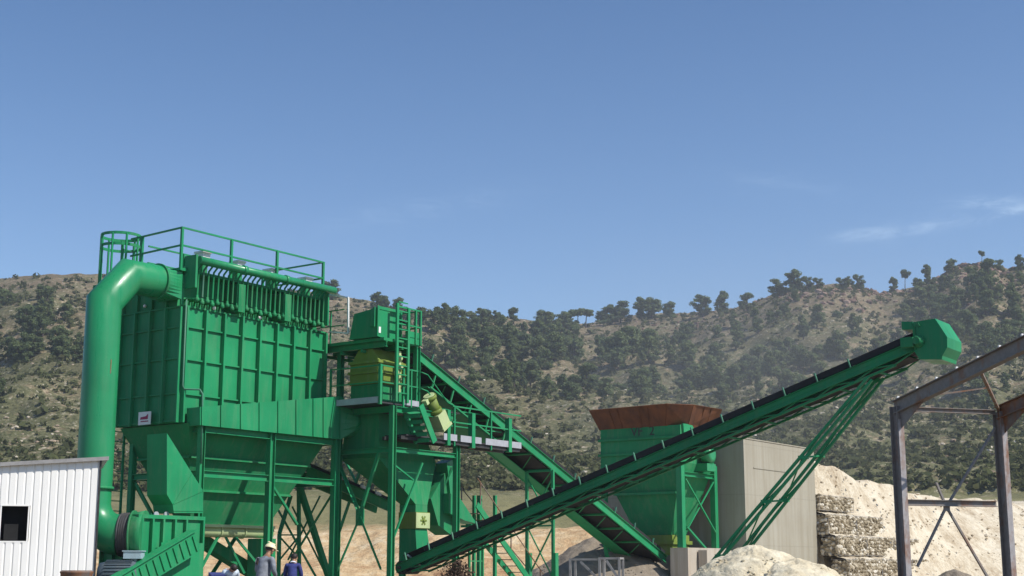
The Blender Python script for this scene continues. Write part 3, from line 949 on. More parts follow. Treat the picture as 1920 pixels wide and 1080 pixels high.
# lower smooth elbow into the fan
PB0 = W(PAx, PBv, 0); XD = V((1, 0, 0)); ze = pY(230, 1003, PB0.y).z
xe = pY(226, 1003, PB0.y).x - PB0.x
pts = [PB0 + UP * 3.38]
for i in range(9):
    an = i / 8 * math.pi / 2
    pts.append(PB0 + XD * (xe * (1 - math.cos(an))) + UP * (2.95 - (2.95 - ze) * math.sin(an)))
mb = MB(); mb.tube(pts, [.49] * 2 + [.50, .51, .52, .53, .54, .55, .56, .56], 36, False)
part('lower_elbow', mb, M['gloss'], ep)
EB = PB0 + XD * xe; EB.z = ze
mb = MB(); mb.bar(W(PAx + rr - .0, PBv - .04, 6.6), W(PAx + rr - .0, PBv - .04, 7.0), .012, .025, BX)
part('rust_streak_clip', mb, M['rod'], ep)

# ================================================================== FAN
fan = thing('centrifugal_fan', 'green ribbed centrifugal fan housing with a slanted outlet duct beside the white shed', 'fan', W(0, -1, 0))
FA = .8
f0 = loc(pA(262, 968, FA)); f1 = loc(pA(380, 965, FA))
mb = MB()
mb.box(-.75, FA, f0[1], f1[1], 0.15, 2.55)
mb.box(-.83, FA + .08, f0[1] - .1, f1[1] + .04, 2.555, 2.66)
for px in (262, 282, 302, 324, 345, 377):
    b = loc(pA(px, 1000, FA))[1]
    mb.box(FA + .002, FA + .12, b - .03, b + .03, .15, 2.55)
for a_ in (-.7, -.2, .25, .7): mb.box(a_ - .03, a_ + .03, f0[1] - .1, f0[1] - .002, .15, 2.55)
part('housing', mb, M['green'], fan)
mb = MB()
mb.lathe(EB + XD * .01, XD, [(0, .60), (.03, .60), (.06, .56), (.09, .62), (.12, .56), (.15, .62), (.18, .56), (.21, .62), (.25, .57), (.32, .60)], 36)
part('inlet_bellows', mb, M['flex'], fan)
mb = MB(); mb.lathe(EB + XD * .33, XD, [(0, .60), (.08, .62), (.20, .65), (.36, .68)], 36)
mb.lathe(EB + XD * .335, XD, [(0, .68), (.05, .68)], 36)
part('inlet_cone', mb, M['green2'], fan)
mb = MB()
poly = [pA(x, y, FA - .05) for x, y in ((313, 812), (360, 887), (380, 918), (381, 962), (326, 962), (324, 946), (313, 927))]
mb.prism(poly, AX * -.85)
for p, q_ in (((360, 888), (325, 945)), ((380, 921), (326, 945)), ((325, 958), (381, 958))):
    mb.bar(pA(*p, FA - .045) , pA(*q_, FA - .045), .012, .02, AX)
part('outlet_duct', mb, M['green'], fan)
mb = MB()
g0 = pA(236, 1072, 1.35); g1 = pA(364, 996, 1.35)
d = (g1 - g0).normalized(); nr = AX.cross(d).normalized()
if nr.z < 0: nr = -nr
wg = .62
g0 = g0 - d * .5
mb.obox((g0 + g1) / 2 - nr * wg / 2 - AX * .14, AX * .14, d * ((g1 - g0).length / 2), nr * wg / 2)
mb.obox((g0 + g1) / 2 - AX * .12, AX * .18, d * ((g1 - g0).length / 2 + .05), nr * .018 + nr * 0)
L_ = (g1 - g0).length
for i in range(12):
    c = g0 + d * (.2 + i * (L_ - .3) / 11) - nr * (wg * .52)
    mb.obox(c + AX * .02, AX * .018, d * .035, nr * (wg * .36))
part('belt_guard', mb, M['green'], fan)
mb = MB()
b0, b1 = loc(pA(300, 1075, 1.0))[1], loc(pA(378, 1075, 1.0))[1]
mb.box(.93, 1.0, b0, b1, 0.02, 1.9)
part('base_panel', mb, M['green'], fan)
mb = MB()
for px in (292, 311):
    p = pA(px, 958, .5); mb.lathe(p - UP * .1, AX, [(0, .085), (.05, .085)], 10)
part('lifting_eye', mb, M['galv'], fan)
# the motor
mo = thing('electric_motor', 'blue grey electric motor lying in front of the fan beside the slanted belt guard', 'motor', W(.9, -3.0, 0))
MC = pY(222, 1092, 39.5); mz = pY(222, 1051, 39.5).z - .42
def MP(x, y, z): return V((MC.x + x, MC.y + y, z))
mb = MB()
mb.lathe(MP(-.55, 0, mz), XD, [(0, .2), (.04, .36), (.18, .39), (.22, .41), (.95, .41), (1.0, .39), (1.08, .36), (1.12, .2)], 28)
for i in range(18):
    an = math.pi * (-.1 + 1.2 * i / 17)
    dv = V((0, 1, 0)) * math.cos(an) + UP * math.sin(an)
    mb.obox(MP(.03, 0, mz) + dv * .425, XD * .36, dv * .02, dv.cross(XD) * .01)
mb.obox(MP(0, 0, mz - .42), XD * .5, V((0, .4, 0)), UP * .08)
mb.obox(MP(0, 0, (mz - .5) / 2), XD * .7, V((0, .5, 0)), UP * ((mz - .5) / 2))
part('motor_body', mb, M['motor'], mo)
tz = pY(250, 1034, 39.6).z
mb = MB(); mb.obox(MP(.36, .1, tz - .10), XD * .24, V((0, .2, 0)), UP * .095); mb.obox(MP(.36, .1, tz + .01), XD * .27, V((0, .22, 0)), UP * .015)
mb.obox(MP(.36, .1, (tz - .2 + mz + .36) / 2), XD * .1, V((0, .1, 0)), UP * max(.02, (tz - .2 - mz - .36) / 2))
part('terminal_box', mb, M['motorl'], mo)

# ================================================================== SHED
sw = V((.95, .31, 0)).normalized(); sn = V((.31, -.95, 0)).normalized()
sr = pY(187, 862, 35.0)                       # top right corner of the front wall
sb_ = V((sr.x, sr.y, 0))
sh = thing('white_shed', 'white corrugated metal shed with a dark square window opening at the left edge', 'shed', sb_ - sw * 3)
LEN, DEP = 7.0, 3.6
zr_ = sr.z; slope = math.tan(R(4.6))
pitch_ = .187; nseg = int(LEN / pitch_)
w0 = (pY(3, 948, 34.6) - sb_).dot(sw); w1 = (pY(55, 948, 34.6) - sb_).dot(sw)
zw0, zw1 = pY(30, 1016, 34.6).z, pY(30, 948, 34.6).z
def corr(mb, o, dx, nrm, length, ztop, z0=0.0, hole=None):
    prof = [(0, 0), (.12, 0), (.22, .022), (.90, .022)]
    xs = []
    k = 0
    while k * pitch_ < length:
        for u_, h_ in prof:
            x = (k + u_) * pitch_
            if x <= length: xs.append((x, h_))
        k += 1
    xs.append((length, 0))
    for (x0, h0), (x1, h1) in zip(xs, xs[1:]):
        p0 = o + dx * x0 + nrm * h0; p1 = o + dx * x1 + nrm * h1
        zt0, zt1 = ztop(x0), ztop(x1)
        spans = [(z0, None)]
        if hole and x1 > hole[0] and x0 < hole[1]: spans = [(z0, hole[2]), (hole[3], None)]
        for za, zb2 in spans:
            ta, tb = (zt0, zt1) if zb2 is None else (zb2, zb2)
            mb.add([p0 + UP * za, p1 + UP * za, p1 + UP * tb, p0 + UP * ta], [(0, 1, 2, 3)])
mb = MB()
corr(mb, sb_, -sw, sn, LEN, lambda x: zr_ - x * slope, 0.0, (-w1, -w0, zw0, zw1))
corr(mb, sb_ - sn * DEP, -sw, -sn, LEN, lambda x: zr_ - x * slope)
corr(mb, sb_, -sn, sw, DEP, lambda x: zr_)
corr(mb, sb_ - sw * LEN, -sn, -sw, DEP, lambda x: zr_ - LEN * slope)
part('wall', mb, M['sheet'], sh, recalc=False)
mb = MB()
c = sb_ - sw * (LEN / 2 - .06) - sn * (DEP / 2)
e1 = (sw * 1 + UP * slope) * (LEN / 2 + .15)
mb.obox(c + UP * (zr_ - LEN / 2 * slope + .035), e1, sn * (DEP / 2 + .13), UP * .018)
mb.obox(sb_ - sw * (LEN / 2 - .06) + sn * .13 + UP * (zr_ - LEN / 2 * slope + .02), e1, sn * .008, UP * .045)
part('roof', mb, M['greyrack'], sh)
mb = MB(); mb.obox(sb_ + sw * .03 + sn * .0 + UP * (zr_ / 2), sw * .02, sn * .05, UP * (zr_ / 2 - .02)); part('corner_trim', mb, M['dark'], sh)
mb = MB()
mb.obox(sb_ + sw * (w0 + w1) / 2 - sn * .5 + UP * (zw0 + zw1) / 2, sw * (w1 - w0) * .9, sn * .02, UP * (zw1 - zw0) * .8)
mb.obox(sb_ + sw * (w0 + (w1 - w0) * .4) - sn * .2 + UP * (zw0 + .16), sw * .16, sn * .1, UP * .26)
wi = part('window', mb, M['black'], sh)  # black panel behind the open hole, interior shade given as colour
mb = MB()
for z in (zw0, zw1): mb.obox(sb_ + sw * (w0 + w1) / 2 - sn * .02 + UP * z, sw * ((w1 - w0) / 2 + .02), sn * .045, UP * .018)
for x in (w0, w1): mb.obox(sb_ + sw * x - sn * .02 + UP * (zw0 + zw1) / 2, sw * .018, sn * .04, UP * ((zw1 - zw0) / 2 - .02))
part('window_frame', mb, M['sheet'], wi)

# rusty drum before the shed
p = pY(144, 1071, 28.); dr = V((p.x, p.y, 0))
dm = thing('oil_drum', 'rusty round drum in front of the white shed wall', 'drum', dr)
mb = MB(); zt = p.z
mb.lathe(dr, UP, [(0, .30), (.02, .31), (zt * .33, .30), (zt * .34, .318), (zt * .36, .30), (zt * .66, .30), (zt * .67, .318), (zt * .69, .30), (zt - .05, .30), (zt - .03, .315), (zt, .315)], 28)
part('drum_body', mb, M['steelr'], dm)
mb = MB(); mb.lathe(dr + UP * (zt + .002), UP, [(0, .29), (.015, .28)], 28); part('drum_lid', mb, M['rod'], dm)

# ================================================================== SCREENING TOWER
TA, TB0, TB1, TA0 = 2.53, 6.73, 10.1, .2
tw = thing('screening_tower', 'open green steel tower with railed platforms between the dust collector and the belt conveyors', 'tower', W(1.3, 8.4, 0))
ZU, ZL, ZTOP = 6.50, 5.50, 8.62      # upper deck, lower walkway, head deck
for a_, b_, z1_ in ((TA, TB0, ZU - .12), (TA, TB1, ZL - .12), (TA0, TB0, ZTOP - .1), (TA0, TB1, ZTOP - .1), (2.45, 8.0, 8.45)):
    m2 = MB(); z0_ = 0.02 if z1_ < 8.44 or a_ < 1 else ZU
    m2.ibeam(W(a_, b_, z0_), W(a_, b_, z1_), .17, .19, BX, .02)
    if z0_ < 1: m2.box(a_ - .2, a_ + .2, b_ - .2, b_ + .2, 0, .025)
    part('column', m2, M['green'], tw)
mb = MB()
nd = pB(675, 970, TB0)
for p in ((632, 865), (712, 850), (628, 1080), (714, 1068)):
    mb.angle(nd, pB(*p, TB0), .09)
mb.bar(pB(690, 838, TB1), pB(631, 1012, TB1), .08); mb.bar(pB(668, 905, TB1), pB(640, 850, TB1), .07)
mb.obox(nd, AX * .17, BX * .02, UP * .27)
mb.bar(pA(792, 868, TA), pA(737, 1010, TA), .06); mb.bar(pA(852, 870, TA - .3), pA(800, 985, TA - 1), .06)
mb.bar(pA(737, 870, TA), pA(775, 900, TA), .05)
part('brace', mb, M['green'], tw)
mb = MB()
for a_ in (TA, TA0): mb.ibeam(W(a_, TB0 + .12, ZU - .24), W(a_, TB1 - .12, ZU - .24), .14, .2)
for b_ in (TB0, TB1): mb.ibeam(W(TA0 + .1, b_, ZU - .24), W(TA - .1, b_, ZU - .24), .14, .2)
for b_ in (TB0, TB1): mb.ibeam(W(TA0 + .1, b_, 4.95), W(TA - .1, b_, 4.95), .12, .16)
mb.ibeam(W(TA, TB0 + .12, 4.95), W(TA, TB1 - .12, 4.95), .12, .16)
part('beam', mb, M['green'], tw)
# decks
mb = MB(); mb.box(.35, 2.55, 6.02, 8.0, ZU - .10, ZU - .05); mb.box(-.1, 2.5, 8.0, 10.3, ZU - .10, ZU - .05)
part('upper_deck', mb, M['dark'], tw)
mb = MB(); mb.box(2.552, 2.57, 7.25, 8.0, ZU - .06, ZU + .12); mb.box(.35, 2.55, 6.0, 6.018, ZU - .10, ZU + .10)
part('toe_board', mb, M['galv'], tw)
mb = MB(); mb.box(1.85, 2.75, 7.15, 13.62, ZL - .08, ZL - .03); mb.box(1.9, 2.0, 6.95, 13.6, ZL - .2, ZL - .085); mb.box(2.6, 2.7, 6.95, 13.6, ZL - .2, ZL - .085)
part('lower_walkway', mb, M['dark'], tw)
for b0, b1 in ((9.1, 9.82), (10.02, 11.2), (11.45, 13.6)):
    m2 = MB(); m2.box(2.752, 2.77, b0, b1, ZL - .08, ZL + .14); part('toe_board', m2, M['galv'], tw)
# railings: upper deck
mb = MB()
for z in (ZU + 1.12, ZU + .58):
    mb.bar(W(2.55, 6.05, z), W(2.55, 7.95, z), .04); mb.bar(W(2.55, 6.05, z), W(.4, 6.05, z), .04)
part('guardrail', mb, M['green'], tw)
for b_, w_ in ((6.05, .10), (7.2, .07), (7.6, .06)):
    m2 = MB(); m2.bar(W(2.55, b_, ZU - .15), W(2.55, b_, ZU + 1.15), w_, w_, AX); part('railing_post', m2, M['green'], tw)
m2 = MB(); m2.bar(W(.4, 6.05, ZU - .1), W(.4, 6.05, ZU + 1.15), .06, .06, AX); part('railing_post', m2, M['green'], tw)
# lower walkway railing, wide posts
for px, w_ in ((840, .16), (852, .06), (886, .18), (921, .06), (955, .18)):
    p = loc(pA(px, 830, 2.74)); b_ = p[1]
    m2 = MB(); m2.bar(W(2.74 - w_ * .2, b_, ZL - .25), W(2.74 - w_ * .2, b_, ZL + (1.12 if w_ < .1 else .95)), w_, w_, AX); part('railing_post', m2, M['green'], tw)
mb = MB()
for z in (ZL + 1.10, ZL + .56): mb.bar(W(2.74, 9.6, z), W(2.74, 13.6, z), .045); mb.bar(W(1.88, 9.6, z), W(1.88, 13.6, z), .04)
mb.tube([W(2.6, 8.05, ZU + 1.1), W(2.6, 8.4, ZU + 1.05), W(2.68, 9.4, ZL + 1.2), W(2.74, 9.7, ZL + 1.1)], .022, 7)
mb.tube([W(2.6, 8.05, ZU + .55), W(2.6, 8.4, ZU + .5), W(2.68, 9.4, ZL + .65), W(2.74, 9.7, ZL + .56)], .022, 7)
part('handrail', mb, M['green'], tw)
# stair between decks
mb = MB()
s0, s1 = pA(789, 760, 3.25), pA(815, 829, 3.25)
mb.bar(s0, s1, .05, .24); o_ = AX * -.75; mb.bar(s0 + o_, s1 + o_, .05, .2)
st = part('stair_stringer', mb, M['green'], tw)
mb = MB()
for i in range(6):
    c = s0.lerp(s1, (i + .4) / 6) - AX * .39
    mb.obox(c, AX * .33, BX * .13, UP * .018); mb.obox(c - BX * .125 - UP * .06, AX * .33, BX * .012, UP * .06)
part('stair_tread', mb, M['green'], st)
# top deck and bridge to the dust collector
mb = MB()
tA, tB = 2.45, 6.2
mb.box(-.6, 2.5, 4.9 + 1.35, 8.05, ZTOP - .16, ZTOP - .06)
for b_ in (6.4, 7.2, 7.95): mb.ibeam(W(-.6, b_, ZTOP - .26), W(2.5, b_, ZTOP - .26), .1, .18)
for a_ in (-.4, .6, 1.5): mb.bar(W(a_, 6.3, ZTOP - .42), W(a_, 8.0, ZTOP - .42), .08, .1)
part('head_deck', mb, M['green2'], tw)
mb = MB()
for z in (ZTOP + 1.05, ZTOP + .52): mb.bar(W(-.6, 6.3, z), W(.7, 6.3, z), .035)
for a_ in (-.6, .1): mb.bar(W(a_, 6.3, ZTOP - .06), W(a_, 6.3, ZTOP + 1.05), .04, .04, AX)
part('guardrail', mb, M['green'], tw)
mb = MB()
q0, q1, q2 = pB(617, 552, 6.3), pB(653, 558, 6.3), pB(653, 625, 6.3)
mb.bar(q0, q1, .045); mb.bar(q1, q2, .05, .05, AX); mb.bar(pB(617, 622, 6.3), q2, .04)
part('white_rail', mb, M['white'], tw)
# vertical ladder and lit railing box of the head deck
mb = MB()
lp = [loc(pA(x, 660, 2.62))[1] for x in (744, 765)]
for b_, zt in ((lp[0], 9.75), (lp[1], 9.65)): mb.bar(W(2.62, b_, ZU), W(2.62, b_, zt), .10, .07, AX)
for i in range(11): mb.bar(W(2.62, lp[0] + .05, ZU + .3 + i * .3), W(2.62, lp[1] - .05, ZU + .3 + i * .3), .035)
part('ladder', mb, M['green'], tw)
mb = MB()
b2 = loc(pA(788, 640, 2.55))[1]
for z in (9.66, 9.1): mb.bar(W(2.55, lp[0], z), W(2.55, b2, z), .05); mb.bar(W(2.55, b2, z), W(1.2, b2, z), .05)
for b_ in (b2, b2 - .25): mb.bar(W(2.55, b_, ZTOP - .1), W(2.55, b_, 9.68), .07, .07, AX)
mb.bar(W(1.2, b2, ZTOP - .1), W(1.2, b2, 9.68), .06, .06, AX)
mb.box(2.5, 2.54, lp[1], b2 + .1, ZTOP - .12, ZTOP + .08); mb.box(1.2, 2.54, b2 + .07, b2 + .1, ZTOP - .12, ZTOP + .25); mb.box(2.5, 2.54, lp[1], b2 + .05, ZTOP + .1, ZTOP + .3)
mb.box(1.4, 2.5, 8.06, b2 + .06, ZTOP - .14, ZTOP - .08)
part('head_railing', mb, M['green'], tw)

# drive house on the head deck
dh = thing('drive_housing', 'green sheet metal drive housing standing on the highest deck of the screening tower', 'machine housing', W(1.6, 6.9, ZTOP))
hb0 = loc(pA(708, 600, 2.3))[1]; hb1 = loc(pA(752, 600, 2.3))[1]
z0, z1 = ZTOP - .03, loc(pA(708, 576, 2.3))[2]
aL = loc(pB(655, 630, hb0))[0]; aT = loc(pB(664, 585, hb0))[0]
mb = MB()
mb.hexa([W(aL, hb0, z0), W(2.3, hb0, z0), W(2.3, hb1, z0), W(aL, hb1, z0)], [W(aT, hb0, z1 - .12), W(2.3, hb0, z1), W(2.3, hb1, z1), W(aT, hb1, z1 - .12)])
mb.box(2.302, 2.33, hb0 - .03, hb0 + .05, z0, z1 + .06); mb.box(2.302, 2.33, hb1 - .05, hb1 + .03, z0, z1 + .06); mb.box(2.302, 2.32, hb0 + .06, hb1 - .06, z1 - .05, z1 + .05)
part('housing', mb, M['green'], dh)
mb = MB(); mb.hexa([W(2.0, hb0 - .05, z0 + .35), W(2.32, hb0 - .18, z0 + .30), W(2.32, hb0 - .14, z0 + .30), W(2.0, hb0 - .01, z0 + .35)], [W(2.0, hb0 - .05, z0 + .9), W(2.32, hb0 - .18, z0 + .95), W(2.32, hb0 - .14, z0 + .95), W(2.0, hb0 - .01, z0 + .9)])
part('access_flap', mb, M['green'], dh)
mb = MB(); mb.box(2.335, 2.345, hb0 + .02, hb0 + .12, z0 + .12, z0 + .32); part('white_label', mb, M['white'], dh)
mb = MB(); mb.tube([W(2.34, hb1 - .25, z0 + .72), W(2.5, hb1 + .05, z0 + .55)], .035, 7); part('handle', mb, M['dark'], dh)

# vibrating screen
vs_ = thing('vibrating_screen', 'olive yellow vibrating screen box under the highest deck of the green tower', 'screen', W(1.4, 7.2, ZU))
sb0 = 6.45; sA = 2.1
aL = loc(pB(656, 720, sb0))[0]
zs0 = ZU + .05
mb = MB()
mb.box(aL, sA, sb0, 7.95, zs0 + .55, zs0 + 1.35)
mb.prism([W(aL + .05, sb0 + .05, zs0 + 1.352), W(sA - .05, sb0 + .05, zs0 + 1.352), W(sA - .3, sb0 + .05, zs0 + 1.72), W((aL + sA) / 2, sb0 + .05, zs0 + 1.86), W(aL + .3, sb0 + .05, zs0 + 1.70)], BX * 1.3)
for z in (zs0 + .62, zs0 + .95, zs0 + 1.28):
    mb.box(aL - .04, sA + .04, sb0 - .07, sb0 - .002, z - .045, z + .045); mb.box(sA + .002, sA + .07, sb0 - .06, 7.95, z - .045, z + .045)
part('screen_box', mb, M['olive'], vs_)
mb = MB(); mb.box(aL + .02, sA - .02, sb0 + .03, 7.9, zs0, zs0 + .545); part('under_pan', mb, M['green2'], vs_)
mb = MB()
for i, (px, py) in enumerate(((747, 672), (748, 690), (741, 700), (750, 712), (752, 725))):
    p = pA(px, py, sA + .1); mb.lathe(p, AX, [(0, .09), (.12, .09), (.14, .05)], 10)
mb.box(sA + .08, sA + .16, 7.3, 7.42, zs0 + .3, zs0 + 1.7)
part('spring_mount', mb, M['lime'], vs_)

# tower hopper with slide gate
th = thing('tower_hopper', 'dark green funnel hopper with a yellow slide gate above the tail of the long conveyor', 'hopper', W(1.6, 8.4, 0))
ca = 2.0; cb = loc(pA(779, 975, ca))[1]; cb1 = loc(pA(801, 975, ca))[1]; ca0 = loc(pB(752, 975, cb))[0]
zg0, zg1 = loc(pA(779, 991, ca))[2], loc(pA(779, 960, ca))[2]
mb = MB()
top = [(.1, 6.95), (1.75, 6.95), (1.75, 9.95), (.1, 9.95)]
bot = [(ca0, cb), (ca, cb), (ca, cb1), (ca0, cb1)]
mb.hexa([W(a_, b_, zg1 + .25) for a_, b_ in bot], [W(a_, b_, 4.75) for a_, b_ in top])
mb.box(ca0 - .0, ca, cb, cb1, zg1 + .005, zg1 + .245)
mb.hexa([W(a_, b_, 4.755) for a_, b_ in top], [W(.3, 7.0, 6.2), W(1.7, 7.0, 6.2), W(1.7, 9.0, 6.2), W(.3, 9.0, 6.2)])
part('funnel', mb, M['green2'], th)
mb = MB(); mb.box(ca0 - .06, ca + .06, cb - .06, cb1 + .06, zg0, zg1)
gt = part('slide_gate', mb, M['olive'], th)
mb = MB(); mb.box(ca + .062, ca + .075, cb - .05, cb1 + .05, zg0 + .02, zg1 - .02); part('sunlit_gate_face', mb, M['lime'], gt)  # paler paint on the sun side, brightness of the lit face as colour
mb = MB()
cc = W(ca + .08, (cb + cb1) / 2 + .02, (zg0 + zg1) / 2)
for i in range(6):
    an = i * math.pi / 3; dv = BX * math.cos(an) + UP * math.sin(an)
    mb.obox(cc + dv * .09, AX * .012, dv * .07, dv.cross(AX) * .03)
mb.lathe(cc, AX, [(0, .06), (.03, .06), (.05, .03)], 12)
part('hand_wheel', mb, M['olive'], gt)
mb = MB()
zl = loc(pA(779, 1052, ca))[2]
mb.hexa([W(ca0 - .02, cb, zl), W(ca + .1, cb, zl), W(ca + .1, cb1 + .1, zl), W(ca0 - .02, cb1 + .1, zl)], [W(ca0, cb, zg0 - .005), W(ca, cb, zg0 - .005), W(ca, cb1, zg0 - .005), W(ca0, cb1, zg0 - .005)])
part('outlet_chute', mb, M['green'], th)

# pale green inclined feeder behind the stair
vf = thing('inclined_feeder', 'pale yellow green inclined vibrating feeder beside the tower stair', 'feeder', W(2.1, 9, ZL))
p0, p1 = pA(805, 744, 2.55), pA(829, 803, 2.55)
d = (p1 - p0).normalized(); nn = AX.cross(d).normalized()
mb = MB(); pm = p0.lerp(p1, .52)
mb.obox((pm + p1) / 2, AX * .24, d * ((p1 - pm).length / 2), nn * .23)
mb.obox(p1 - d * .05, AX * .27, d * .05, nn * .26)
part('trough', mb, M['lime'], vf)
mb = MB(); mb.tube([p0 + d * .1, pm - d * .01], .20, 16); mb.tube([p0 - d * .02, p0 + d * .09], .24, 16); mb.tube([pm - d * .16, pm - d * .02], .24, 16)
part('vibrator_drum', mb, M['olive'], vf)
mb = MB(); mb.tube([p0 - d * .06, p0 - d * .025], .2, 12); mb.obox(p0 + nn * -.27 + d * .05, AX * .1, d * .08, nn * .08)
part('end_cap', mb, M['lime'], vf)

# ================================================================== LONG STACKING CONVEYOR (along A)
CB0, CB1 = 8.0, 8.85
c1 = thing('long_conveyor', 'long green belt conveyor rising from under the tower to a hooded head at the right', 'conveyor', W(8, 8.4, 0))
e0 = pB(744, 1068, CB0); e1 = pB(1712, 651, CB0)
d1 = (e1 - e0).normalized(); LC = (e1 - e0).length
n1_ = BX.cross(d1).normalized()
if n1_.z < 0: n1_ = -n1_
def C1(s, b, h): return e0 + d1 * s + BX * b + n1_ * h     # along, across (from the near side), up
wB = CB1 - CB0
for b_, out in ((0, -BX), (wB, BX)):
    m2 = MB(); m2.chan(C1(0, b_, .02), C1(LC, b_, .02), .26, .07, .014, out)
    m2.obox(C1(LC / 2, b_ + (-.012 if b_ == 0 else .012), .03), d1 * (LC / 2), BX * .006, n1_ * .012)
    part('stringer', m2, M['green'], c1)
    m2 = MB(); m2.bar(C1(.6, b_, -.26), C1(LC - .6, b_, -.26), .06, .06, n1_)
    k = int(LC / .6)
    for i in range(k - 1):
        s0_, s1_ = .6 + i * .6, 1.2 + i * .6
        if i % 2: m2.bar(C1(s0_, b_, -.24), C1(s1_, b_, -.11), .03, .035, n1_)
        else: m2.bar(C1(s0_, b_, -.11), C1(s1_, b_, -.24), .03, .035, n1_)
    part('truss_chord', m2, M['green2'], c1)
m2 = MB()
k = int(LC / 1.2)
for i in range(k):
    m2.bar(C1(.7 + i * 1.2, .01, -.26), C1(.7 + i * 1.2, wB - .01, -.26), .05)
part('cross_member', m2, M['green2'], c1)
# troughed carrying belt and flat return belt, closed loop
mb = MB()
sec = [(.06, .38), (.26, .25), (wB - .26, .25), (wB - .06, .38), (wB - .05, .365), (wB - .255, .225), (.255, .225), (.05, .365)]
mb.prism([C1(.35, b_, h_) for b_, h_ in sec], d1 * (LC - .2))
mb.obox(C1(LC / 2, wB / 2, -.18), d1 * (LC / 2 - .2), BX * (wB / 2 - .08), n1_ * .010)
# skirt boards along the sides of the carrying belt (dark rubber)
for b_ in (.025, wB - .025): mb.obox(C1(LC / 2 + .5, b_, .275), d1 * (LC / 2 - .75), BX * .010, n1_ * .075)
part('belt', mb, M['belt'], c1)
ki = int((LC - .6) / 1.02)
for i in range(ki):
    s = .5 + i * 1.02
    m2 = MB()
    m2.bar(C1(s, -.03, .15), C1(s, -.03, .41), .065, .03, d1)
    m2.bar(C1(s, wB + .03, .15), C1(s, wB + .03, .41), .075, .03, d1)
    m2.bar(C1(s, 0, .17), C1(s, wB, .17), .05, .04, n1_)
    idl = part('idler_bracket', m2, M['bracket'], c1)
    m3 = MB(); m3.tube([C1(s + .04, .27, .185), C1(s + .04, wB - .27, .185)], .04, 8)
    m3.tube([C1(s + .04, .24, .195), C1(s + .04, .04, .32)], .035, 8); m3.tube([C1(s + .04, wB - .24, .195), C1(s + .04, wB - .04, .32)], .035, 8)
    part('idler_roller', m3, M['rollers'], idl)
# tail pulley
m2 = MB(); m2.tube([C1(.15, .02, .02), C1(.15, wB - .02, .02)], .22, 18); m2.tube([C1(.15, -.12, .02), C1(.15, wB + .12, .02)], .05, 8)
part('tail_pulley', m2, M['dark'], c1)
m2 = MB(); m2.tube([C1(LC - .1, .02, .1), C1(LC - .1, wB - .02, .1)], .24, 18); part('head_pulley', m2, M['dark'], c1)
# head hood
hA = [(1712, 604), (1753, 597), (1776, 632), (1776, 651), (1767, 667), (1766, 674), (1724, 674), (1714, 658)]
HB = CB0 - .12
mb = MB(); mb.prism([pB(x, y, HB) for x, y in hA], BX * 1.12)
mb.prism([pB(x, y, HB + .02) for x, y in ((1690, 603), (1711, 603), (1711, 618), (1691, 618))], BX * .9)
hood = part('head_hood', mb, M['green'], c1)
mb = MB()
for pts_ in (((1713, 612), (1716, 655)), ((1720, 606), (1724, 612))):
    mb.bar(pB(*pts_[0], HB - .03), pB(*pts_[1], HB - .03), .05, .05, AX)
cc = pB(1722, 640, HB); mb.lathe(cc, -BX, [(0, .17), (.06, .17), (.08, .1), (.2, .1)], 14)
mb.box(*[x for x in (loc(pB(1700, 640, HB))[0] - .1, loc(pB(1716, 640, HB))[0])], HB - .2, HB - .005, loc(pB(1708, 652, HB))[2], loc(pB(1708, 634, HB))[2])
part('gearbox', mb, M['green2'], hood)
# support legs (two slender lattice legs)
for (t0, f0_, bp, bf) in (((1632, 709), (1322, 1076), CB0, CB0), ((1655, 705), (1385, 1046), CB1, CB1 + .15)):
    P0 = pB(*t0, bp); P1 = pB(*f0_, bf)
    dd = (P1 - P0).normalized(); P1 = P0 + dd * ((P0.z - .05) / -dd.z)
    sd_ = BX.cross(dd).normalized()
    m2 = MB()
    for o in (-.08, .08): m2.bar(P0 + sd_ * o * .8, P1 + sd_ * o, .07, .085, BX)
    LL = (P1 - P0).length; kk = int(LL / 1.5)
    for i in range(kk):
        x0, x1 = P0 + dd * (i * LL / kk), P0 + dd * ((i + 1) * LL / kk)
        sg = .07 if i % 2 else -.07
        m2.bar(x0 + sd_ * sg, x1 - sd_ * sg, .03)
    part('support_leg', m2, M['green'], c1)
    if bp == CB0: QA = (P0, P1)
    else: QB = (P0, P1)
mb = MB()
for k in (.33, .52, .76): 
    mb.bar(QA[0].lerp(QA[1], k), QB[0].lerp(QB[1], k), .05)
    for Q in (QA, QB): mb.obox(Q[0].lerp(Q[1], k), AX * .14, BX * .05, UP * .05)
mb.bar(QA[0].lerp(QA[1], .34), QB[0].lerp(QB[1], .51), .03)
mb.bar(QA[0].lerp(QA[1], .53), QB[0].lerp(QB[1], .75), .03)
part('leg_tie', mb, M['green'], c1)
mb = MB()
for p in ((1664, 696), (1656, 706)): mb.lathe(pB(*p, CB1), AX, [(0, .06), (.06, .06)], 8)
part('pivot_bolt', mb, M['white'], c1)

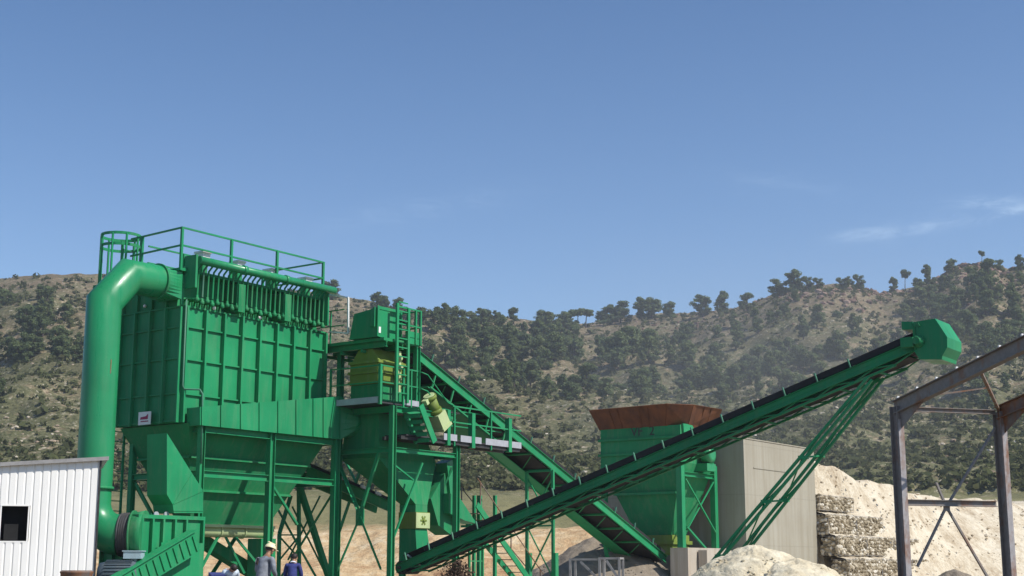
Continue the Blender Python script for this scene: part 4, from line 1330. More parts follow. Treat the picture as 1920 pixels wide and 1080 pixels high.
# ================================================================== FEED CONVEYOR (along B)
KA1, KA0 = 2.0, .45
c2 = thing('feed_conveyor', 'green belt conveyor descending from the tower top to the rusty rimmed hopper', 'conveyor', W(1.2, 17, 0))
k0 = pA(781, 661, KA1); k1 = pA(1249, 1047, KA1)
d2 = (k1 - k0).normalized(); L2 = (k1 - k0).length
n2_ = d2.cross(AX).normalized()
if n2_.z < 0: n2_ = -n2_
def C2(s, a_, h): return k0 + d2 * s - AX * a_ + n2_ * h
w2 = KA1 - KA0
for a_, out in ((0, AX), (w2, -AX)):
    m2 = MB(); m2.chan(C2(0, a_, -.06), C2(L2, a_, -.06), .32, .06, .014, out)
    part('stringer', m2, M['green'], c2)
mb = MB()
sec = [(.25, .38), (.5, .22), (w2 - .55, .22), (w2 - .3, .38), (w2 - .29, .36), (w2 - .54, .19), (.51, .19), (.24, .36)]
mb.prism([C2(-.3, a_, h_) for a_, h_ in sec], d2 * (L2 + .1))
for a_ in (.06, w2 - .2): mb.obox(C2(L2 / 2, a_, .21), d2 * (L2 / 2 - .1), AX * .010, n2_ * .085)
mb.obox(C2(L2 / 2, w2 / 2, -.14), d2 * (L2 / 2), AX * (w2 / 2 - .2), n2_ * .01)
part('belt', mb, M['belt'], c2)
mb = MB()
for i in range(int(L2 / 1.4)):
    mb.bar(C2(.5 + i * 1.4, .01, -.17), C2(.5 + i * 1.4, w2 - .01, -.17), .08, .08, n2_)
    mb.bar(C2(.5 + i * 1.4, .05, -.30), C2(1.9 + i * 1.4, w2 - .05, -.30), .035, .035, n2_)
part('cross_member', mb, M['green2'], c2)
mb = MB(); mb.obox(C2(L2 * .5, w2 - .30, -.40), d2 * (L2 * .46), AX * .28, n2_ * .012)
mb.obox(C2(L2 * .5, w2 - .02, -.34), d2 * (L2 * .46), AX * .015, n2_ * .10)
part('spill_pan', mb, M['green'], c2)
for i in range(11):
    s = .8 + i * 1.6
    m2 = MB(); m2.bar(C2(s, -.03, .08), C2(s, -.03, .36), .06, .03, d2)
    m2.bar(C2(s, .02, .12), C2(s, w2 - .02, .12), .05, .05, n2_)
    idl = part('idler_bracket', m2, M['bracket'], c2)
    m3 = MB(); m3.tube([C2(s + .05, .5, .15), C2(s + .05, w2 - .55, .15)], .045, 8); part('idler_roller', m3, M['rollers'], idl)
mb = MB()
for a_ in (.02, w2 - .02):
    mb.bar(C2(7.3, a_, -.95), C2(L2 - 1, a_, -.95), .03) if False else None
for i in range(5):
    s = 1.2 + i * 1.1
    mb.bar(C2(s, -.01, -.23), C2(s, -.01, -.75), .05, .05, d2)
mb.bar(C2(1.1, -.01, -.74), C2(5.7, -.01, -.74), .05, .06)
mb.obox(C2(3.4, w2 / 2, -.78), d2 * 2.4, AX * (w2 / 2), n2_ * .015)
part('return_guard', mb, M['green2'], c2)
# trestle carrying this conveyor
tr = thing('conveyor_trestle', 'slim green lattice trestle on two stout feet under the middle of the feed conveyor', 'trestle', W(1.8, 16.2, 0))
ta, tb_ = pB(988, 1000, 16.2), pB(1037, 1000, 16.2)
la_, lb_ = loc(ta)[0], loc(tb_)[0]
ztop = 4.8
for a_ in (la_, lb_):
    m2 = MB(); m2.bar(W(a_, 16.2, .0), W(a_, 16.2, ztop), .10, .10, AX); m2.bar(W(a_ + .08, 16.2, 0), W(a_ + .08, 16.2, 1.75), .2, .18, AX)
    part('leg', m2, M['green'], tr)
mb = MB()
z_ = loc(pB(1010, 986, 16.2))[2]
mb.bar(W(la_ + .06, 16.2, z_), W(lb_ - .06, 16.2, z_), .06)
mb.bar(W(la_ + .06, 16.2, z_ - .1), W(lb_ - .06, 16.2, .9), .04); mb.bar(W(lb_ - .06, 16.23, z_ - .1), W(la_ + .06, 16.23, .9), .05)
mb.bar(W(la_ + .06, 16.2, ztop - .3), W(lb_ - .06, 16.2, z_ + .1), .04); mb.bar(W(lb_ - .06, 16.23, ztop - .3), W(la_ + .06, 16.23, z_ + .1), .04)
mb.bar(W(la_ + .06, 16.2, ztop), W(lb_ - .06, 16.2, ztop), .08)
part('brace', mb, M['green'], tr)
# access stair behind the long conveyor
sa = thing('access_stair', 'green ground stair with open treads seen below the long conveyor beside the trestle', 'stair', W(1.5, 14, 0))
def stair_line(px0, py0, px1, py1, A):
    P0, P1 = pA(px0, py0, A), pA(px1, py1, A)
    dd = (P1 - P0).normalized()
    return P0 - dd * 1.9, P0 + dd * ((P0.z - .02) / -dd.z)
for ln in (stair_line(907, 1016, 962, 1082, 1.1), stair_line(940, 1012, 986, 1078, 1.8)):
    m2 = MB(); m2.bar(ln[0], ln[1], .05, .22); part('stringer', m2, M['green'], sa)
    if ln: SA1 = ln
SA0 = stair_line(907, 1016, 962, 1082, 1.1)
for i in range(14):
    k = (i + .5) / 14
    m2 = MB(); p, q_ = SA0[0].lerp(SA0[1], k), SA1[0].lerp(SA1[1], k)
    q_ = V((q_.x, q_.y, p.z))
    m2.bar(p, q_, .20, .03); part('tread', m2, M['rod'], sa)
mb = MB()
for ln in (SA0, SA1):
    mb.tube([ln[0] + UP * .95, ln[1] + UP * .95], .02, 6)
    for k in (.05, .5, .95): mb.bar(ln[0].lerp(ln[1], k), ln[0].lerp(ln[1], k) + UP * .95, .035, .035, AX)
part('handrail', mb, M['rod'], sa)
mb = MB()
for px, w_ in ((889, .10), (899, .14), (928, .11)):
    p = loc(pA(px, 960, 1.5)); zz = loc(pA(px, 929, 1.5))[2]
    mb.bar(W(1.5, p[1], 0), W(1.5, p[1], zz), w_, w_, AX)
pz = loc(pA(910, 985, 1.5))[2]
mb.box(.9, 1.8, loc(pA(889, 985, 1.5))[1], loc(pA(930, 985, 1.5))[1], pz - .08, pz)
part('landing', mb, M['green'], sa)
mb = MB()
for px in (880, 905):
    p = loc(pA(px, 1050, 2.0)); mb.bar(W(2.0, p[1], 0), W(2.0, p[1], 2.1), .07, .07, AX)
mb.bar(pA(880, 1052, 2.0), pA(905, 1052, 2.0), .04)
part('stair_post', mb, M['green2'], sa)

# chute from the tower down to the belt
fc = thing('discharge_chute', 'rounded green discharge chute with a pale slanted plate dropping onto the long conveyor', 'chute', W(2.2, 10.5, 0))
mb = MB()
mb.prism([pA(x, y, 2.0) for x, y in ((808, 935), (838, 880), (858, 860), (860, 985), (846, 1003), (822, 985))], AX * -.7)
part('chute_body', mb, M['green2'], fc)
mb = MB()
mb.prism([pA(x, y, 2.25) for x, y in ((842, 925), (860, 930), (894, 982), (872, 976), (842, 962))], AX * -.6)
part('slanted_plate', mb, M['green'], fc)
mb = MB(); mb.prism([pA(x, y, 2.1) for x, y in ((838, 868), (848, 862), (860, 935), (846, 940))], AX * -.5); part('side_plate', mb, M['gloss'], fc)
mb = MB(); mb.bar(W(2.1, loc(pA(855, 900, 2.1))[1], 0), W(2.1, loc(pA(855, 900, 2.1))[1], 3.0), .1, .1, AX); part('chute_leg', mb, M['green'], fc)

# small conveyor behind
c3 = thing('return_conveyor', 'short dark green conveyor sloping from behind the dust collector towards the tower hopper', 'conveyor', W(-1.2, 8, 0))
r0 = pA(575, 884, -1.2); r1 = pA(735, 952, -1.2)
d3 = (r1 - r0).normalized(); L3 = (r1 - r0).length; n3_ = d3.cross(AX).normalized()
if n3_.z < 0: n3_ = -n3_
for o in (0, -.7):
    m2 = MB(); m2.chan(r0 + AX * o, r1 + AX * o, .36, .06, .014, AX if o == 0 else -AX); part('stringer', m2, M['green2'], c3)
mb = MB(); mb.obox((r0 + r1) / 2 - AX * .35 + n3_ * .26, d3 * (L3 / 2), AX * .33, n3_ * .06); part('belt', mb, M['belt'], c3)
for k in (.38, .62, .80, .97):
    m2 = MB(); p = r0.lerp(r1, k) + n3_ * .27; m2.tube([p + AX * .05, p - AX * .75], .07, 8); m2.obox(p + AX * .05, d3 * .16, AX * .02, n3_ * .05); part('roller', m2, M['rollers'], c3)
tr3 = thing('support_trestle', 'splayed thin green trestle behind the workers under the sloping return conveyor', 'trestle', W(-1.5, 5, 0))
mb = MB()
for p, q_, w_, A_ in (((560, 905), (561, 1080), .10, -1.3), ((560, 908), (615, 1078), .17, -1.2), ((545, 930), (524, 1000), .10, -1.6), ((524, 1000), (522, 1080), .10, -1.6)):
    m2 = MB(); P0, P1 = pA(*p, A_), pA(*q_, A_)
    if q_[1] > 1040: dd = (P1 - P0).normalized(); P1 = P0 + dd * ((P0.z - .02) / -dd.z)
    m2.bar(P0, P1, w_, w_, AX); part('leg', m2, M['green'], tr3)
for p, q_ in (((522, 1003), (562, 1003)), ((524, 1006), (562, 1048)), ((560, 1006), (524, 1050)), ((600, 930), (540, 1050)), ((548, 950), (610, 1075))):
    mb.bar(pA(*p, -1.55), pA(*q_, -1.55), .045)
part('brace', mb, M['green2'], tr3)
# sloping chute beam low behind the fan
cb_ = thing('slanting_beam', 'dusty dark green slanting box beam on the ground under the dust collector hopper', 'beam', W(-1.8, 3, 0))
P0, P1 = pA(372, 1010, -1.8), pA(492, 1084, -1.8)
dd = (P1 - P0).normalized(); P1 = P0 + dd * ((P0.z - .2) / -dd.z)
mb = MB(); mb.bar(P0, P1, .35, .30); mb.bar(P0 + AX * .2, P1 + AX * .2, .02, .34); mb.bar(P0 - AX * .2, P1 - AX * .2, .02, .34)
part('beam_body', mb, M['green2'], cb_)
mb = MB()
for k in (.05, .3, .55, .8): mb.obox(P0.lerp(P1, k), AX * .22, dd * .03, UP * .17)
part('beam_stiffener', mb, M['green'], cb_)

# ================================================================== FEED HOPPER
fh = thing('feed_hopper', 'large green feed hopper with a flared rusty rim in front of the concrete wall', 'hopper', W(1, 26.5, 0))
HBn = 25.0; hA0, hA1 = -1.0, 3.0; HBf = 28.0
zrim0 = loc(pB(1200, 803, HBn))[2]; zmid = loc(pB(1200, 875, HBn))[2]
mb = MB()
mb.box(hA0, hA1, HBn, HBf, 5.6, zrim0 + .05)
for z in (6.7, 6.05):
    mb.box(hA0 - .08, hA1 + .08, HBn - .09, HBn - .002, z - .05, z + .05); mb.box(hA1 + .002, hA1 + .09, HBn - .09, HBf, z - .05, z + .05)
bot = [(.2, 26.0), (1.9, 26.0), (1.9, 27.3), (.2, 27.3)]
mb.hexa([W(a_, b_, 2.6) for a_, b_ in bot], [W(hA0, HBn, 5.595), W(hA1, HBn, 5.595), W(hA1, HBf, 5.595), W(hA0, HBf, 5.595)])
mb.bar(W(-.5, HBn + .25, 4.35), W(2.6, HBn + .25, 4.35), .1, .1)
part('bin', mb, M['green2'], fh)
# flared rim
zr = zrim0 + .05
inn = [(hA0 - .02, HBn - .02), (hA1 - .7, HBn - .02), (hA1 + .02, HBn + .6), (hA1 + .02, HBf + .02), (hA0 - .02, HBf + .02)]
out = [(hA0 - .75, HBn - .55), (hA1 - .5, HBn - .75), (hA1 + .95, HBn + .3), (hA1 + 1.3, HBf + .1), (hA0 - .6, HBf + .1)]
zo = [8.20, 8.42, 8.30, 8.0, 8.3]
zo = [loc(pB(1105, 769, HBn - .55))[2], loc(pB(1255, 756, HBn - .75))[2], loc(pB(1305, 758, HBn + .3))[2], loc(pB(1352, 770, HBf - .9))[2] + .1, 8.3]
out[0] = (loc(pB(1105, 769, HBn - .55))[0], HBn - .55); out[1] = (loc(pB(1250, 756, HBn - .75))[0], HBn - .75)
out[2] = (loc(pB(1300, 757, HBn + .3))[0], HBn + .3); out[3] = (loc(pB(1353, 769, HBf - .6))[0], HBf - .6)
inn_z = [zr + 0.0, zr, zr - .05, zr - .1, zr]
mb = MB()
for i in range(5):
    j = (i + 1) % 5
    if i == 3: continue
    p = [W(*inn[i], inn_z[i]), W(*inn[j], inn_z[j]), W(*out[j], zo[j]), W(*out[i], zo[i])]
    nr = (p[1] - p[0]).cross(p[3] - p[0]).normalized()
    mb.prism(p, nr * .03)
    kq = 5 if i == 0 else 3
    for k in range(1, kq):
        f_ = k / kq + (.05 if k % 2 else -.04)
        s_ = -1 if (p[0] + nr - W(1, 26.5, 8)).length < (p[0] - nr - W(1, 26.5, 8)).length else 1
        mb.bar(p[0].lerp(p[1], f_) + nr * (.03 if s_ > 0 else -.02), p[3].lerp(p[2], f_) + nr * (.03 if s_ > 0 else -.02), .03, .03)
part('rim', mb, M['rim'], fh)
mb = MB(); mb.prism([W(hA1 + .1, HBn + .2, zr - .9), W(hA1 + .1, HBn + 1.3, zr - .4), W(hA1 + .1, HBn + .9, zr + .05), W(hA1 + .1, HBn + .1, zr + .05)], AX * -.08)
part('rim_gusset', mb, M['green'], fh)
for a_, b_, w_ in ((2.95, 25.0, .26), (2.95, 28.0, .24), (-.9, 25.1, .22), (-.9, 28.0, .22)):
    m2 = MB(); m2.bar(W(a_, b_, .02), W(a_, b_, 5.6), w_, w_ * 1.1, BX); part('leg', m2, M['green'], fh)
mb = MB()
mb.ibeam(W(2.97, 25.2, 6.02 - .9), W(2.97, 27.85, 6.02 - .9), .2, .2)
mb.bar(W(3.1, 25.2, 4.9), W(3.1, 27.8, 2.7), .06); mb.bar(W(3.05, 27.8, 4.9), W(3.05, 25.2, 2.7), .05)
mb.bar(W(3.1, 25.2, 2.9), W(3.1, 27.8, 1.5), .08); mb.bar(W(2.97, 25.2, 1.6), W(2.97, 27.85, 1.6), .06)
part('brace', mb, M['green'], fh)
mb = MB(); mb.lathe(W(3.1, 26.8, 6.0), AX, [(0, .2), (.05, .36), (.45, .36), (.5, .2)], 18); mb.box(2.9, 3.5, 26.4, 27.2, 5.3, 5.62)
part('drive_motor', mb, M['gloss'], fh)
mb = MB(); mb.box(.0, 2.0, 25.9, 27.4, 1.75, 2.595); mb.box(-.1, 2.1, 25.8, 27.5, 2.2, 2.35)
part('feeder_tray', mb, M['olive'], fh)
# lettering on the shaded face
def text_part(txt, size, origin, ex, ey, mat, parent, name='lettering'):
    cu = bpy.data.curves.new(name, 'FONT'); cu.body = txt; cu.size = size; cu.extrude = .004
    ob = bpy.data.objects.new(name, cu); col.objects.link(ob)
    dg = bpy.context.evaluated_depsgraph_get()
    me = bpy.data.meshes.new_from_object(ob.evaluated_get(dg))
    bpy.data.objects.remove(ob); bpy.data.curves.remove(cu)
    ez = ex.cross(ey); off = base_of(parent)
    for v in me.vertices: v.co = origin + ex * v.co.x + ey * v.co.y + ez * v.co.z - off
    me.materials.clear(); me.materials.append(mat)
    o = bpy.data.objects.new(name, me); col.objects.link(o); o.parent = parent
    return o
p = loc(pB(1183, 818, HBn))
text_part('VF  2', .56, W(p[0], HBn - .012, p[2]), AX, UP, M['dark'], fh)

# ================================================================== CONCRETE
WB = 28.55; wA1 = 4.18
cw = thing('concrete_wall', 'tall board marked concrete retaining wall behind the feed hopper', 'wall', W(2, 30, 0))
wBe = loc(pA(1525, 830, wA1))[1]
mb = MB()
ztw = 6.80
mb.box(-2.9, wA1, WB, wBe, 0, ztw)
part('wall_block', mb, M['conc'], cw)
mb = MB(); mb.box(wA1 + .002, wA1 + .03, WB + .9, WB + 4.2, 5.55, 5.585); 
mb.box(-2.95, wA1 + .03, WB - .03, wBe, ztw + .002, ztw + .05)
part('formwork_ridge', mb, M['conc'], cw)
cf = thing('concrete_footing', 'pale square concrete footing block under the right columns of the feed hopper', 'footing', W(3.3, 25.5, 0))
f_ = loc(pB(1256, 1027, 24.4)); f2 = loc(pB(1332, 1027, 24.4))
mb = MB(); zt = f_[2]
mb.hexa([W(f_[0], 24.4, 0), W(f_[0] + .85, 24.4, 0), W(f_[0] + .85, 27.9, 0), W(f_[0], 27.9, 0)], [W(f_[0] + .01, 24.41, zt), W(f_[0] + .84, 24.41, zt), W(f_[0] + .84, 27.9, zt), W(f_[0] + .01, 27.9, zt)])
part('footing_block', mb, M['concl'], cf)
mb = MB(); mb.box(f_[0] + .9, f_[0] + 1.3, 25.2, 28.2, 0, zt - .1); part('plinth', mb, M['concl'], cf)

# ================================================================== GABIONS AND EARTH RAMP
GA = 4.25
r2 = random.Random(31)
def gabion(b0, b1, z0, z1, aF, dep, label):
    g_ = thing('gabion', label, 'gabion', W(aF, b0, z0), 'stone filled gabions stepped up the ramp side')
    m2 = MB()
    m2.box(aF - dep + .1, aF - .08, b0 + .08, b1 - .08, z0 + .05, z1 - .1)
    s = .16
    def sprinkle(pf, nx, ny):
        for i in range(nx):
            for j in range(ny):
                u = (i + r2.uniform(.1, .9)) / nx; w_ = (j + r2.uniform(.1, .9)) / ny
                rock_blob(m2, pf(u, w_), r2.uniform(.085, .145), r2, .85)
    sprinkle(lambda u, w_: W(aF - .07, b0 + (b1 - b0) * u, z0 + (z1 - z0) * w_), max(3, int((b1 - b0) / s)), max(3, int((z1 - z0) / s)))
    sprinkle(lambda u, w_: W(aF - .08 - .12 * w_, b0 + (b1 - b0) * u, z1 - .07), max(3, int((b1 - b0) / s)), 1)
    sprinkle(lambda u, w_: W(aF - dep * u, b0 + .06, z0 + (z1 - z0) * w_), 5, max(3, int((z1 - z0) / s)))
    part('stones', m2, M['stone'], g_)
    m2 = MB(); nu, nv_ = max(6, int((b1 - b0) / .12)), 9; vs2, fs2 = [], []
    for i in range(nu + 1):
        for j in range(nv_ + 1):
            u, w_ = i / nu, j / nv_
            p_ = W(aF - .03 - (dep + .25) * w_, b0 + (b1 - b0) * u, z1 - .05)
            p_.z += .05 + .28 * w_ + .05 * noise.noise(p_ * 1.7) + .03 * noise.noise(p_ * 6) - (.10 if j == 0 else 0)
            vs2.append(p_)
    for i in range(nu):
        for j in range(nv_): fs2.append((i * (nv_ + 1) + j, i * (nv_ + 1) + j + 1, (i + 1) * (nv_ + 1) + j + 1, (i + 1) * (nv_ + 1) + j))
    m2.add(vs2, fs2, True); part('soil_cover', m2, M['ramp'], g_, recalc=False)
    m2 = MB()
    for z in (z0, z1):
        m2.bar(W(aF, b0, z), W(aF, b1, z), .014); m2.bar(W(aF, b0, z), W(aF - dep, b0, z), .014); m2.bar(W(aF, b1, z), W(aF - dep, b1, z), .014)
    for b_ in (b0, b1): m2.bar(W(aF, b_, z0), W(aF, b_, z1), .014, .014, AX)
    part('wire_cage', m2, M['greyrack'], g_)
gz = lambda px, py, A: loc(pA(px, py, A))
rows = [(4.35, 927, 955, (1527, 1600), 1), (4.75, 962, 1000, (1527, 1655), 2), (5.2, 1003, 1040, (1529, 1722), 3), (5.7, 1048, 1096, (1540, 1762), 3)]
names = [['single short gabion on the topmost step beside the concrete wall'],
         ['left gabion of the second step from the top, against the concrete wall', 'right gabion of the second step from the top, below the bare ramp'],
         ['left gabion of the third step from the top, next to the concrete wall', 'middle gabion of the third step from the top, left of the steel post', 'right gabion of the third step from the top, seen past the steel post'],
         ['left gabion of the lowest step, just above the cream sand heap', 'middle gabion of the lowest step, left of the steel post', 'rightmost gabion of the lowest step, right of the steel post']]
for ri, (A_, yt, yb, (x0, x1), k) in enumerate(rows):
    z1 = gz(x0, yt, A_)[2]; z0 = gz(x0, yb, A_)[2]; z0 = max(0, z0)
    b0, b1 = wBe + .03, gz(x1, yt, A_)[1]
    for i in range(k):
        gabion(b0 + (b1 - b0) * i / k + .03, b0 + (b1 - b0) * (i + 1) / k - .03, z0, z1, A_, .9 if ri else .8, names[ri][i])

crest_tab = [(1500, 862), (1527, 868), (1555, 876), (1580, 885), (1612, 903), (1640, 903), (1665, 907), (1695, 922), (1740, 930), (1800, 936), (1870, 939), (1900, 945), (1960, 938), (2100, 945), (2500, 960)]
mb = MB()
NB, NS = 150, 46
b_lo = gz(1512, 868, 3.4)[1]; b_hi = b_lo + 90
rowsv = []
for i in range(NB + 1):
    b_ = b_lo + (b_hi - b_lo) * (max(0, i - 1) / NB) ** 1.5
    # find pixel column of this crest point on plane A=3.4
    lo, hi = 1400., 2860.
    for _ in range(30):
        mid = (lo + hi) / 2
        if gz(mid, 900, 3.4)[1] < b_: lo = mid
        else: hi = mid
    zc = gz(lo, lerp_tab(crest_tab, lo), 3.4)[2]
    zc = min(zc, 6.6)
    db_ = b_ - b_lo
    run = lerp_tab([(0, .9), (3.0, 1.0), (5.5, 2.8), (14, 3.6), (24, zc * 1.75), (200, zc * 1.75)], db_)
    for j in range(NS + 1):
        k = (j - 8) / (NS - 8)
        if k < 0: a_ = 3.4 + k * 40; z = zc + k * .6
        else:
            a_ = 3.4 + k * run
            z = zc * (1 - k) ** 1.05 if k < 1 else 0
        if i == 0: z = min(z, -.2)
        p = W(a_, b_, z)
        nz = noise.fractal(p * .35, 1., 2., 7) * .36 + noise.noise(V((p.x * .9, p.y * .9, 7))) * .12
        gul = .22 * noise.noise(V((b_ * .55, k * .8, 3)))
        p.z = max(-.25, p.z + (nz + gul) * (1 if 0 < k < .97 else .5) - (.1 if k >= .97 else 0))
        mb.v.append(p)
for i in range(NB):
    for j in range(NS):
        mb.f.append([i * (NS + 1) + j, i * (NS + 1) + j + 1, (i + 1) * (NS + 1) + j + 1, (i + 1) * (NS + 1) + j]); mb.s.append(True)
ramp_pts = [p.copy() for p in mb.v]
ramp_o = solid('earth_ramp', mb, M['ramp'], (0, 0, 0), 'long bank of pale bare soil rising to the concrete wall behind the steel frame', 'earth bank', recalc=False)
ramp_o['kind'] = 'structure'
del ramp_o['category']

mb = MB(); q = random.Random(41)
for _ in range(2000):
    p = q.choice(ramp_pts) + V((q.uniform(-.5, .5), q.uniform(-.5, .5), -.02))
    if p.z < .05 or p.x > 60: continue
    rock_blob(mb, p, q.uniform(.03, .10) * (1.8 if q.random() < .08 else 1), q, .7)
solid('bank_stones', mb, M['palestone'], (0, 0, 0), 'loose stones strewn over the pale earth bank', 'stones', kind='stuff', recalc=False)

def heap(name, c, rx, ry, h, mat, label, cat, seed, rot=0, sharp=1.25, rough=.1):
    mb = MB(); n, m_ = 150, 60
    q = random.Random(seed); o = V((seed * 3.1, seed * 1.7, 0))
    cr, sr_ = math.cos(rot), math.sin(rot)
    mb.v.append(V((c.x, c.y, h)))
    for j in range(1, m_ + 1):
        f = j / m_
        for k in range(n):
            an = 2 * math.pi * k / n
            wob = 1 + .16 * noise.noise(V((math.cos(an) * 1.4, math.sin(an) * 1.4, seed)))
            x, y = rx * f * wob * math.cos(an), ry * f * wob * math.sin(an)
            z = h * (1 - f ** sharp) if sharp > 1 else h * (1 - f) ** (1 / sharp)
            p = V((c.x + x * cr - y * sr_, c.y + x * sr_ + y * cr, z))
            e = min(1, (1 - f) * 5)
            p.z += e * (rough * h * noise.fractal(p * .9 + o, 1., 2., 6) + .05 * noise.noise(p * 4) + .018 * noise.fractal(p * 9, 1., 2., 3))
            if j == m_: p.z = -.05
            mb.v.append(p)
    for k in range(n):
        mb.f.append([0, 1 + k, 1 + (k + 1) % n]); mb.s.append(True)
    for j in range(m_ - 1):
        a_, b_ = 1 + j * n, 1 + (j + 1) * n
        for k in range(n):
            mb.f.append([a_ + k, b_ + k, b_ + (k + 1) % n, a_ + (k + 1) % n]); mb.s.append(True)
    q2 = random.Random(seed + 1)
    for _ in range(320):
        an = q2.uniform(0, 6.28); f = q2.uniform(.35, .98)
        x, y = rx * f * math.cos(an), ry * f * math.sin(an)
        p = V((c.x + x * cr - y * sr_, c.y + x * sr_ + y * cr, h * (1 - f ** sharp) - .01))
        rock_blob(mb, p, q2.uniform(.015, .055) * (1.8 if q2.random() < .06 else 1), q2, .7)
    return solid(name, mb, mat, V((c.x, c.y, 0)), label, cat, recalc=False)
c = pY(1412, 1025, 37.); heap('sand_heap', V((c.x, c.y, 0)), 2.6, 2.6, c.z + .06, M['sand'], 'cream sand heap in the foreground burying the feet of the conveyor legs', 'sand heap', 4, 0, 1.6, .075)
c = pY(1490, 1046, 36.2); heap('sand_heap', V((c.x, c.y, 0)), 2.4, 2.2, c.z, M['sand'], 'flatter cream sand heap in front of the lowest gabions', 'sand heap', 6, 0, 1.7, .075)
c = pY(1120, 1003, 62.); heap('gravel_heap', V((c.x, c.y, 0)), 4.6, 4.0, c.z + .05, M['gravel'], 'grey gravel heap behind the grey steel racks under the feed conveyor', 'gravel heap', 9, 0, 1.05, .05)
c = pY(1790, 1068, 33.); heap('soil_heap', V((c.x, c.y, 0)), 1.3, 1.2, c.z, M['gravel'], 'small brown soil heap between the two posts of the steel frame', 'soil heap', 12, 0, 1.6, .08)

# ================================================================== STEEL PORTAL FRAME
sf = thing('unfinished_building', 'unfinished grey rusty steel portal frame standing at the right edge', 'steel frame', pY(1780, 1065, 30) * 1)
sf.location.z = 0
q0 = pY(1680, 760, 30.); q1_ = pY(1873, 772, 31.1)
u = V((q1_.x - q0.x, q1_.y - q0.y, 0)).normalized(); w = V((u.y, -u.x, 0))     # along bays, towards the camera
if w.y > 0: w = -w
ze_ = q0.z
F0 = V((q0.x, q0.y, 0)); F1 = V((q1_.x, q1_.y, 0))
def hbeam(mb, p, q_, wd_, ht, webdir, t=.018):
    """I section p->q; web lies in plane of (axis, webdir)"""
    d = (q_ - p).normalized(); wdv = (webdir - d * webdir.dot(d)).normalized(); s_ = d.cross(wdv)
    L = (q_ - p).length / 2; c = (p + q_) / 2
    mb.obox(c, d * L, wdv * (ht / 2 - t - .001), s_ * (t / 3))
    for sg in (-1, 1): mb.obox(c + wdv * sg * (ht / 2 - t / 2), d * L, wdv * (t / 2), s_ * (wd_ / 2))
for i, Fp in enumerate((F0, F1)):
    m2 = MB(); hbeam(m2, Fp + UP * .02, Fp + UP * (ze_ - .02), .17, .24, w)
    m2.obox(Fp + UP * .012, u * .2, w * .22, UP * .012)
    cp_ = part('column', m2, M['steel'], sf, 'rust streaked grey column')
    m2 = MB(); m2.obox(Fp + w * .130 + UP * (ze_ * .5), u * .07, w * .006, UP * (ze_ * .5 - .3)); part('sunlit_primed_flange', m2, M['steel_lit'], cp_)  # pale plate painting sunlight onto the camera side of the column
rs = math.tan(R(11.8)); RL_ = 9.0
for i, Fp in enumerate((F0, F1)):
    p0 = Fp + UP * (ze_ - .05) - w * .05; p1 = p0 + w * RL_ + UP * (RL_ * rs)
    m2 = MB(); hbeam(m2, p0, p1, .16, .28, UP)
    # haunch
    m2.prism([p0 + w * .1 - UP * .12, p0 + w * .95 + UP * (.95 * rs - .15), p0 + w * .1 - UP * .5], u * .012)
    rf = part('rafter', m2, M['steel'] if i == 0 else M['steelr'], sf)
    for k in range(9):
        d_ = .12 + k * .62
        m2 = MB(); pc = p0 + w * d_ + UP * (d_ * rs + .19); m2.obox(pc - UP * .02, u * .022, w * .014, UP * .030); m2.obox(pc - UP * .015 + w * .016, u * .026, w * .008, UP * .036)
        if i == 0: part('purlin_cleat', m2, M['white'], rf)
# far columns so the portal stands
for Fp in (F0, F1):
    m2 = MB(); e_ = Fp + w * RL_; m2 = MB(); hbeam(m2, e_ + UP * .02, e_ + UP * (ze_ - .2 + RL_ * rs), .17, .24, w); part('column', m2, M['steel'], sf)
def fx(px, py):    # on the plane through both columns
    d = ray(px, py); nn_ = w; tt = (F0 - CAM).dot(nn_) / d.dot(nn_); return CAM + d * tt
mb = MB()
hbeam(mb, fx(1700, 767), fx(1866, 773), .10, .10, UP, .014); hbeam(mb, fx(1692, 942), fx(1868, 945), .12, .13, UP, .014)
part('eave_strut', mb, M['steel'], sf)
mb = MB()
cxp = fx(1776, 950)
for p in ((1868, 802), (1757, 905), (1722, 1062), (1858, 1090)): mb.bar(cxp - w * .03, fx(*p) - w * .03, .045, .045, w)
mb.obox(cxp - w * .02, u * .08, w * .012, UP * .09)
part('cross_brace', mb, M['steel'], sf)
p0 = F0 + UP * (ze_ - .05)
mb = MB()
def onraf(px):     # point on rafter 1 under pixel column
    lo, hi = 0., 8.
    for _ in range(40):
        mid = (lo + hi) / 2; P = p0 + w * mid; u_ = P.x / (P.y * CP + (P.z + mid * rs - ZC) * SP) * FOC + 960
        if u_ < px: lo = mid
        else: hi = mid
    return p0 + w * lo + UP * (lo * rs)
mb.bar(onraf(1838) - UP * .1, F1 + UP * (ze_ + .02), .06); part('purlin_brace', mb, M['rod'], sf)
mb = MB(); a1 = onraf(1745) - UP * .1; a2 = onraf(1838).lerp(F1 + UP * ze_, .45); mb.bar(a1, a2, .03); part('tie_rod', mb, M['rod'], sf)

